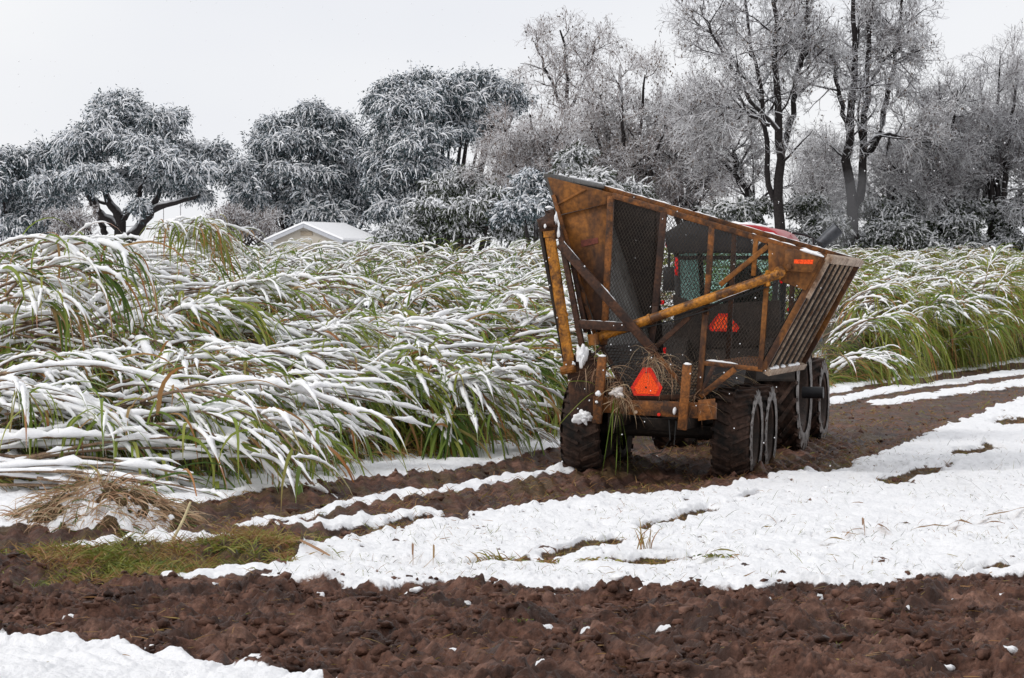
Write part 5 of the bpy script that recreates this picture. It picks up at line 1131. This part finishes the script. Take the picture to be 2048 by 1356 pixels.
    # lower left: mast foot and plates
    mb = MB(); mb.plate([mp(1132, 730), mp(1166, 690), mp(1205, 742), mp(1193, 842), mp(1152, 853), mp(1142, 836)], (0, 0.12, 0)); mb.build('mast_foot', M['brown'], t, bevel=0.01)
    mb = MB(); mb.tube([mp(1122, 742, YM - .08), mp(1150, 736, YM - .08)], 0.055, 10); mb.tube([mp(1136, 722, YM - .06), mp(1140, 745, YM - .06)], 0.07, 12); mb.build('mast_pin', M['rust'], t, smooth=True)
    mb = MB(); mb.tube([mp(1205, 714, YM - .02), mp(1178, 720, YM - .02), mp(1180, 700, YM - .02)], 0.02, 6); mb.tube([mp(1202, 694, YM), mp(1180, 716, YM)], 0.018, 6); mb.build('hook_rod', M['brown'], t, smooth=True)
    for b_ in [(mp(1163, 712, YM - .06), (.06, .045, .125)), (mp(1168, 836, YM - .05), (.095, .045, .075)), (mp(1147, 727, YM - .10), (.02, .02, .02))]:
        V, T = lump_mesh(rr, [b_], 4, 0.8); mesh_q('snow', V, T, M['snow'], t)
    # bumper, guard posts, lamps
    YB = YR - 0.30
    mb = MB(); mb.plate([W(1250, 800, YB), W(1432, 806, YB), W(1431, 839, YB), W(1250, 829, YB)], (0, 0.10, 0)); mb.plate([W(1396, 800, YB - .02), W(1430, 797, YB - .02), W(1429, 838, YB - .02), W(1396, 842, YB - .02)], (0, 0.03, 0)); mb.plate([W(1186, 792, YB + .03), W(1256, 797, YB + .03), W(1256, 828, YB + .03), W(1186, 824, YB + .03)], (0, .08, 0)); bump_ = mb.build('bumper_beam', M['rail'], t, bevel=0.008)
    for (a, b) in (((1205, 713), (1194, 847)), ((1375, 729), (1364, 860))):
        p, q = W(*a, YB - .06), W(*b, YB - .06); mb = MB(); mb.bar(p, q, 0.115, 0.08, UP); po = mb.build('guard_post', M['rail'], t, bevel=0.01)
        V, T = lump_mesh(rr, [(p + [0, 0, .005], (.055, .045, .02))], 2, 0.3); mesh_q('snow', V, T, M['snow'], po)
    for b_ in [(W(1196, 787, YB - .11), (.035, .02, .04)), (W(1193, 804, YB - .11), (.02, .015, .018))]: V, T = lump_mesh(rr, [b_], 2, 0.4); mesh_q('snow', V, T, M['snow'], t)
    for px, py, c in ((1318, 829, 'orange_edge'), (1272, 824, 'pale')):
        mb = MB(); p = W(px, py, YB - .005); mb.tube([p, p + [0, -.02, 0]], 0.022, 12); mb.build('marker_lamp', M[c], bump_, smooth=True)
    V, T = lump_mesh(rr, [(W(1349, 822, YB - .02), (.025, .02, .05))], 2, 0.3); mesh_q('snow', V, T, M['snow'], bump_)
    # slow vehicle triangle
    y = YB - 0.015
    ol = [(1286, 735), (1302, 735), (1325, 775), (1318, 792), (1268, 791), (1261, 775)]; cx, cy = 1293, 770
    mb = MB(); mb.plate([W(a, b, y) for a, b in ol], (0, 0.006, 0)); s_ = mb.build('slow_vehicle_sign', M['orange_edge'], t)
    mb = MB(); mb.plate([W(cx + (a-cx)*0.76, cy + 2 + (b-cy)*0.74, y - 0.004) for a, b in ol], (0, 0.003, 0)); mb.build('triangle_face', M['orange'], s_)
    mb = MB(); mb.tube([W(1292, 775, y - .012), W(1292, 775, y)], 0.012, 8); mb.tube([W(1292, 745, y - .012), W(1292, 745, y)], 0.010, 8); mb.build('bolt', M['grime'], s_)
    # running gear
    mb = MB()
    for x in (-0.45, 0.45): mb.bar((x, YR - .2, 0.80), (x, YF + 0.2, 0.80), 0.12, 0.2, (0, 0, 1))
    mb.bar((-0.45, YF + .2, .78), (0, YF + 1.35, .62), .12, .16, (0, 0, 1)); mb.bar((0.45, YF + .2, .78), (0, YF + 1.35, .62), .12, .16, (0, 0, 1)); mb.bar((0, YF + 1.2, .60), (0, YF + 1.75, .58), .1, .1, (0, 0, 1))
    mb.build('chassis', M['grime'], t, bevel=0.01)
    Rw, ww = 0.63, 0.50
    xs = (W(1507, 853, 0.0)[0], )
    for y in (0.0, 1.40):
        mb = MB(); mb.tube([(-0.95, y, .62), (0.95, y, .62)], 0.085, 12); mb.box((0, y, .70), (1.0, .2, .16)); mb.build('axle', M['grime'], t, bevel=0.01)
        for s in (-1, 1): tyre(t, (s*1.0, y, 0.60), Rw, ww, 24, 0.035, 0.34, s, 0.04)
    # bottom mess: hanging straps and hose
    mb = MB(); mb.tube([W(1338, 840, YB), W(1340, 880, YB), W(1322, 905, YB), W(1300, 908, YB + .1)], .008, 6); mb.tube([W(1352, 842, YB), W(1348, 890, YB), W(1330, 925, YB)], .006, 6); mb.tube([W(1205, 740, YB), W(1240, 722, YB), W(1290, 715, YB)], .010, 6); mb.build('loose_hose', M['hose'], t, smooth=True)
    # snow on the bars
    ledge_snow('snow', [(mp(1122, 478, YM - .03), mp(1312, 698, YM - .03), .026), (mp(1152, 640), mp(1262, 646), .012)], t, seed=2, gap=0.15)
    ledge_snow('snow', [(tr*0.0 + rp(1400, 441), rp(1650, 511), .022), (rp(1226, 388), rp(1400, 441), .012), (rp(1412, 721), rp(1524, 734), .02), (f(tl) + [0, 0, .03], f(tr) + [0, 0, .03], .018), (tl + [0, 0, .05], f(tl) + [0, 0, .05], .03)], t, seed=3, gap=0.25)
    ledge_snow('snow', [(rw(0.02, 1.0) + nrm_r*.09 + [0, 0, .045], rw(0.98, 1) + nrm_r*.09 + [0, 0, .045], .028), (rp(1600, 500, YR - .12), rp(1648, 514, YR - .12), .035), (mp(1420, 607, YM), mp(1500, 578, YM), .004)], t, seed=4, gap=0.3)
    # trash caught in the gear
    n = 420; c = np.array([W(1308, 720, YM - .08), W(1235, 775, YB - .02), W(1330, 740, YM - .03), W(1215, 735, YB), W(1245, 800, YB - .06), W(1395, 800, YB), W(1180, 745, YM - .1)])
    k = rr.choice(7, n, p=[.3, .25, .1, .1, .15, .04, .06]); P0 = c[k] + rr.randn(n, 3)*np.array([.09, .03, .07])
    D = rr.randn(n, 3)*np.array([1, .3, .8]); D[:, 2] -= 0.5; P, Wd = blades(P0, D, rr.uniform(.08, .4, n), np.full(n, .8), rr.uniform(.0015, .005, n), 5, rr, .3); V, Q = ribbons(P, Wd, rr.randn(n))
    mesh_q('trash', V, Q, M['cane_trash_leaf'], t, attrs={'tone': tone_attr(rr.uniform(0.7, 1, n), 5)})
    V, T = lump_mesh(rr, [(W(1236, 786, YB - .05), (.075, .03, .055))], 4, .9); mesh_q('snow', V, T, M['dirty_snow'], t)
    # straw lying in the bin
    n = 900; bx = rr.rand(n); by = rr.uniform(YR + .1, YF - .1, n); lo = v1*(1-bx)[:, None] + v2*bx[:, None]; P0 = lo + np.stack([0*bx, 0*bx, .05 + .25*rr.rand(n)], 1); P0[:, 1] = by
    D = rr.randn(n, 3)*[1, 1, .6]; P, Wd = blades(P0, D, rr.uniform(.2, .6, n), np.full(n, .4), rr.uniform(.002, .006, n), 4, rr); V, Q = ribbons(P, Wd, rr.randn(n))
    mesh_q('trash', V, Q, M['cane_trash_leaf'], t, attrs={'tone': tone_attr(rr.uniform(0.68, 1, n), 4)})
    # green cane leaves hanging from the bumper
    src = W(1226, 790, YB - .12); lt = thing('cane_leaf_bunch', 'bunch of green cane leaves hanging from the wagon bumper beside the left guard post', 'cane leaves', W_M @ Vector(src))
    ends = [((1228, 800), (1218, 860), (1203, 955), .012), ((1230, 800), (1234, 870), (1231, 950), .015), ((1233, 800), (1240, 860), (1240, 948), .010), ((1234, 800), (1252, 880), (1255, 948), .014), ((1228, 798), (1225, 840), (1222, 900), .010),
            ((1230, 798), (1238, 830), (1246, 900), .012), ((1190, 770), (1150, 762), (1070, 776), .016), ((1188, 785), (1150, 815), (1080, 895), .020), ((1229, 795), (1232, 850), (1236, 938), .008)]
    P, Wd = [], []; o3 = W_M @ Vector(src)
    for a, b, c_, w in ends:
        pa, pb, pc = (np.array(W_M @ Vector(W(*q, YB - .12))) - np.array(o3) for q in (a, b, c_)); tt = np.linspace(0, 1, 9)[:, None]
        P.append(pa*(1-tt)**2 + 2*(pb*2 - (pa+pc)/2)*tt*(1-tt) + pc*tt**2); Wd.append(w*np.clip(np.minimum(1, .5 + 3*tt[:, 0])*(1 - tt[:, 0]**3), .08, 1))
    V, Q = ribbons(np.array(P), np.array(Wd), rr.uniform(-.4, .4, len(P))); mesh_q('leaves', V, Q, M['cane_leaf'], lt, attrs={'tone': tone_attr(rr.uniform(.3, .6, len(P)), 9)})
build_wagon()

# ------------------------------------------------------------------ tractor
M['red'] = mat_plain('red_tractor_paint', (0.36, 0.012, 0.016), 0.35, spec=0.5, var=0.15, scale=5); M['red_dark'] = mat_worn('muddy_red_paint', (0.20, 0.02, 0.014), (0.05, 0.022, 0.016), 4, rough=0.6)
M['black'] = mat_plain('black_plastic', (0.018, 0.018, 0.02), 0.5); M['grey_pipe'] = mat_plain('exhaust_steel', (0.075, 0.08, 0.09), 0.5, 0.4, var=0.3)
M['seat'] = mat_plain('dark_seat_cloth', (0.015, 0.016, 0.018), 0.9); M['lens'] = mat_plain('lamp_lens', (0.62, 0.6, 0.58), 0.25, var=0.2); M['red_lens'] = mat_plain('red_lens', (0.75, 0.012, 0.012), 0.25, var=0.1); M['grey_plastic'] = mat_plain('grey_plastic', (0.16, 0.155, 0.155), 0.5)
def mat_glass():
    m, n, l, b = nmat('tinted_glass'); tr = n.new('ShaderNodeBsdfTransparent'); tr.inputs[0].default_value = (0.80, 0.90, 0.875, 1)
    gl = n.new('ShaderNodeBsdfGlossy'); gl.inputs['Roughness'].default_value = 0.12; gl.inputs['Color'].default_value = (0.8, 0.9, 0.88, 1)
    fr = n.new('ShaderNodeFresnel'); fr.inputs[0].default_value = 1.45; ms = n.new('ShaderNodeMixShader'); l.new(fr.outputs[0], ms.inputs[0]); l.new(tr.outputs[0], ms.inputs[1]); l.new(gl.outputs[0], ms.inputs[2]); l.new(ms.outputs[0], n['Material Output'].inputs[0]); return m
M['glass'] = mat_glass()
T_HEAD = math.radians(-14.0)
def build_tractor():
    Y0 = 43.6; c = at(1462, 889, Y0); o = Vector((c[0], c[1], -0.06)); t = thing('tractor', 'red farm tractor with glass cab pulling the wagon along the muddy road', 'tractor', o, (W_PITCH, 0, T_HEAD))
    TM = Matrix.Translation(o) @ Euler((W_PITCH, 0, T_HEAD), 'XYZ').to_matrix().to_4x4(); TI = TM.inverted()
    def tp(px, py, y): return on_plane(TI, px, py, y)
    for s in (-1, 1):
        tyre(t, (s*0.86, 0, 0.88), 0.90, 0.52, 20, 0.06, 0.50, s, 0.06, 0.9, 0.18); tyre(t, (s*0.84, 2.75, 0.66), 0.68, 0.42, 18, 0.05, 0.36, s, 0.05, 0.9, 0.12)
        # fenders
        mb = MB(); n = 10
        arc = [(math.cos(a)*1.0, 0.90 + math.sin(a)*1.02) for a in np.linspace(math.radians(170), math.radians(25), n)]
        for (y0, z0), (y1, z1) in zip(arc[:-1], arc[1:]): mb.plate([(s*0.56, y0, z0), (s*1.12, y0, z0), (s*1.12, y1, z1), (s*0.56, y1, z1)], (0, 0, 0.03))
        mb.plate([(s*0.56, y, z) for y, z in arc] + [(s*0.56, 0.6, 0.8), (s*0.56, -0.6, 0.8)], (s*-0.02, 0, 0)); fe = mb.build('fender', M['grime'], t)
        mb = MB(); mb.box((s*0.95, -0.98, 1.52), (0.24, 0.05, 0.10)); mb.build('tail_lamp', M['red_lens'], fe, bevel=0.01)
    mb = MB(); mb.box((0, 0.3, 0.85), (0.62, 1.5, 0.75)); mb.box((0, 2.0, 0.85), (0.5, 2.4, 0.5)); mb.tube([(-.85, 0, .88), (.85, 0, .88)], .16, 14); mb.tube([(-.8, 2.75, .66), (.8, 2.75, .66)], .1, 12); mb.build('body', M['grime'], t, bevel=0.03)
    mb = MB(); mb.plate([(-.38, 0.9, 1.05), (.38, 0.9, 1.05), (.38, 0.9, 1.85), (.30, 0.9, 1.98), (-.30, 0.9, 1.98), (-.38, 0.9, 1.85)], (0, 2.6, -0.12)); mb.build('hood', M['red'], t, bevel=0.05, smooth=True)
    # cab
    x0, x1, yb, yf, zb, zr = -0.86, 0.86, -0.50, 0.95, 1.45, 3.02; zt = 3.06
    mb = MB(); mb.box((0, 0.22, 1.30), (1.1, 1.4, 0.35)); mb.plate([(-.62, -.66, .95), (.62, -.66, .95), (.62, -.58, 1.62), (-.62, -.58, 1.62)], (0, .1, 0)); mb.build('cab_floor', M['grime'], t, bevel=0.03)
    cs = {(-1, -1): ((-.70, -.52, 1.5), (-.78, -.42, zt)), (1, -1): ((.70, -.52, 1.5), (.78, -.42, zt)), (-1, 1): ((-.56, 1.0, 1.3), (-.66, .90, zt)), (1, 1): ((.56, 1.0, 1.3), (.66, .90, zt))}
    for k, (p, q) in cs.items(): mb = MB(); mb.bar(p, q, .085, .085); mb.build('cab_pillar', M['black'], t, bevel=0.015)
    for s in (-1, 1): mb = MB(); mb.bar((s*.72, .30, 1.45), (s*.80, .30, zt), .06, .06); mb.build('cab_pillar', M['black'], t, bevel=0.012)
    g = lambda a, b, up: MB().plate([cs[a][0], cs[b][0], cs[b][1], cs[a][1]], up)
    g((-1, -1), (1, -1), (0, .006, 0)).build('rear_window', M['glass'], t)
    g((-1, 1), (1, 1), (0, .006, 0)).build('windscreen', M['glass'], t)
    for s in (-1, 1): g((s, -1), (s, 1), (s*-.006, 0, 0)).build('side_window', M['glass'], t)
    mb = MB(); mb.bar((-.70, -.53, 1.55), (.70, -.53, 1.55), .06, .06); mb.bar((-.76, -.45, 2.93), (.76, -.45, 2.93), .06, .14); mb.build('window_frame', M['black'], t, bevel=0.01)
    # roof
    mb = MB(); xs = np.linspace(-1, 1, 13); prof = [(x*0.93, 0.37*math.sqrt(max(0, 1 - abs(x)**3.2))) for x in xs]
    mb.plate([(x, -.68, zt + .06 + max(z, .02)*.85) for x, z in prof] + [(.88, -.68, zt), (-.88, -.68, zt)], (0, 1.95, 0)); ro = mb.build('roof', M['red'], t, bevel=0.035, smooth=True)
    mb = MB(); mb.plate([(-.86, -.72, zt - .06), (.86, -.72, zt - .06), (.90, -.72, zt + .10), (.70, -.72, zt + .20), (.1, -.72, zt + .40), (-.62, -.72, zt + .42), (-.92, -.72, zt + .24)], (0, .5, 0)); mb.build('roof_lining', M['black'], ro, bevel=.02)
    for x in (.50, .76): mb = MB(); mb.tube([(x, -.72, zt + .13), (x, -.76, zt + .13)], [.085, .08], 16); mb.build('work_lamp', M['lens'], ro, smooth=True)
    rr = np.random.RandomState(9); gx, gy = np.meshgrid(np.linspace(-.84, .42, 60), np.linspace(-.62, 1.2, 70), indexing='ij'); ed = np.minimum.reduce([sst(0, .12, gx + .84), sst(0, .12, .42 - gx + .1*gn(gy*5, gx, 2)), sst(0, .1, gy + .62), sst(0, .1, 1.2 - gy)])
    gz = zt + .06 + .315*np.sqrt(np.clip(1 - np.abs(gx/.93)**3.2, 0, 1)) - .05 + ed*(.085 + .03*gn(gx*6, gy*6, 3)); ii = np.arange(59)[:, None]*70 + np.arange(69)[None, :]
    mesh_q('snow', np.stack([gx, gy, gz], -1), np.stack([ii, ii+70, ii+71, ii+1], -1).reshape(-1, 4), M['snow'], ro)
    # inside
    mb = MB(); mb.box((0.20, .22, 1.75), (.56, .5, .16)); mb.plate([(-.10, -.02, 1.75), (.52, -.02, 1.75), (.56, -.16, 2.35), (.50, -.22, 2.66), (.40, -.25, 2.86), (.14, -.25, 2.86), (0.0, -.22, 2.66), (-.12, -.16, 2.35)], (0, .13, 0)); mb.build('seat', M['seat'], t, bevel=.04, smooth=True)
    mb = MB(); mb.tube([(0.05 + .19*math.cos(a), .72 + .07*math.sin(a), 2.02 + .17*math.sin(a)) for a in np.linspace(0, 2*math.pi, 25)], .016, 8, False); mb.tube([(.05, .72, 2.02), (.05, .95, 1.55)], .03, 8); mb.build('steering_wheel', M['black'], t, smooth=True)
    mb = MB(); mb.plate([(-.62, .75, 1.3), (.5, .75, 1.3), (.45, .78, 1.95), (-.1, .78, 1.95), (-.15, .78, 1.6), (-.62, .75, 1.6)], (0, .14, 0)); mb.build('dashboard', M['black'], t, bevel=.02)
    # rear panel, slow sign, lamps
    y = -0.72
    ol = [(1437, 627), (1455, 627), (1479, 655), (1473, 664), (1421, 662), (1417, 652)]
    mb = MB(); mb.plate([tp(a, b, y) for a, b in ol], (0, .006, 0)); sg = mb.build('slow_vehicle_sign', M['orange_edge'], t)
    cx, cy = 1448, 648; mb = MB(); mb.plate([tp(cx + (a-cx)*.72, cy + (b-cy)*.7, y - .004) for a, b in ol], (0, .003, 0)); mb.build('triangle_face', M['orange'], sg)
    for px, py, w, h in ((1353, 533, .05, .28), (1325, 605, .06, .07), (1563, 562, .06, .07), (1578, 619, .05, .06)):
        mb = MB(); mb.box(tp(px, py, y + .05), (w, .05, h)); mb.build('marker_lamp', M['red_lens'], t, bevel=.01)
    mb = MB(); mb.plate([tp(1345, 588, y + .1), tp(1400, 610, y + .1), tp(1560, 600, y + .1), tp(1560, 690, y + .1), tp(1350, 700, y + .1)], (0, .06, 0)); mb.build('rear_hitch_panel', M['grime'], t, bevel=.02)
    # mirror arm and exhaust
    for s in (1, -1):
        mb = MB(); mb.tube([(s*.80, .9, 3.34), (s*1.0, .92, 3.31), (s*1.14, .9, 3.25), (s*1.15, .9, 2.80)], .022, 8); ar = mb.build('mirror_arm', M['black'], t, smooth=True)
        mb = MB(); mb.box((s*1.15, .93, 2.62), (.2, .08, .38)); mb.build('mirror', M['black'], ar, bevel=.03)
    p = tp(1636, 492, 1.3); q = tp(1675, 458, 1.3); d = nrm(q - p); mb = MB(); pts = [p + np.array([0.0, 0, -1.5]), p + np.array([0, 0, -.25]), p + d*.08, p + d*.25, q + d*.02]; mb.tube(pts, [.075, .075, .10, .105, .105], 16, False); mb.tube([q - d*.1, q + d*.02], .09, 16, False); mb.build('exhaust_pipe', M['grey_pipe'], t, smooth=True)
    mb = MB(); mb.bar(p + np.array([0, 0, -1.3]), (0.5, 1.3, 1.2), .08, .08); mb.tube([p + np.array([0, 0, -.9]), p + np.array([0, 0, -.3])], .11, 16); mb.build('exhaust_guard', M['black'], t, smooth=True)
    # axle stub and step at the right
    mb = MB(); mb.tube([(1.1, 0.0, .88), (1.42, 0, .88)], .09, 14); mb.build('axle_stub', M['black'], t, smooth=True)
    return TM
T_M = build_tractor()
# exhaust fumes drifting from the pipe
def build_smoke():
    c = at(1690, 430, 48); bm = bmesh.new(); bmesh.ops.create_icosphere(bm, subdivisions=4, radius=1.0); me = bpy.data.meshes.new('exhaust_smoke')
    for v in bm.verts:
        p = v.co; w = 1 + 0.3*(p.z); off = np.array([p.x*0.45*w + 0.22*p.z, p.y*0.5, p.z*0.75]); k = 1 + .25*float(gn(np.array([p.x*1.8]), np.array([p.z*1.8 + p.y]), 91)[0]); v.co = Vector(off*k)
    bm.to_mesh(me); bm.free(); m = bpy.data.materials.new('exhaust_fumes'); m.use_nodes = True; n, l = m.node_tree.nodes, m.node_tree.links; n.clear()
    o = n.new('ShaderNodeOutputMaterial'); v = n.new('ShaderNodeVolumePrincipled'); v.inputs['Color'].default_value = (.55, .55, .57, 1); v.inputs['Density'].default_value = .28; l.new(v.outputs[0], o.inputs['Volume'])
    ob = link('exhaust_smoke', me, m); ob.location = c; tag(ob, 'thin grey exhaust fumes drifting up from the tractor pipe', kind='stuff')
build_smoke()


# a few flakes still falling
def build_flakes():
    r = np.random.RandomState(77); n = 900; y = r.uniform(20, 70, n); x = r.uniform(-0.2, 0.2, n)*y; z = r.uniform(0.2, 1, n)*(0.5 + 0.16*y)
    V, T = lump_mesh(r, [((a, b, c), (.006, .006, .007)) for a, b, c in zip(x, y, z)], 1, .2); tag(mesh_q('snowflakes', V, T, M['snow']), 'sparse snowflakes falling through the air', kind='stuff')
build_flakes()
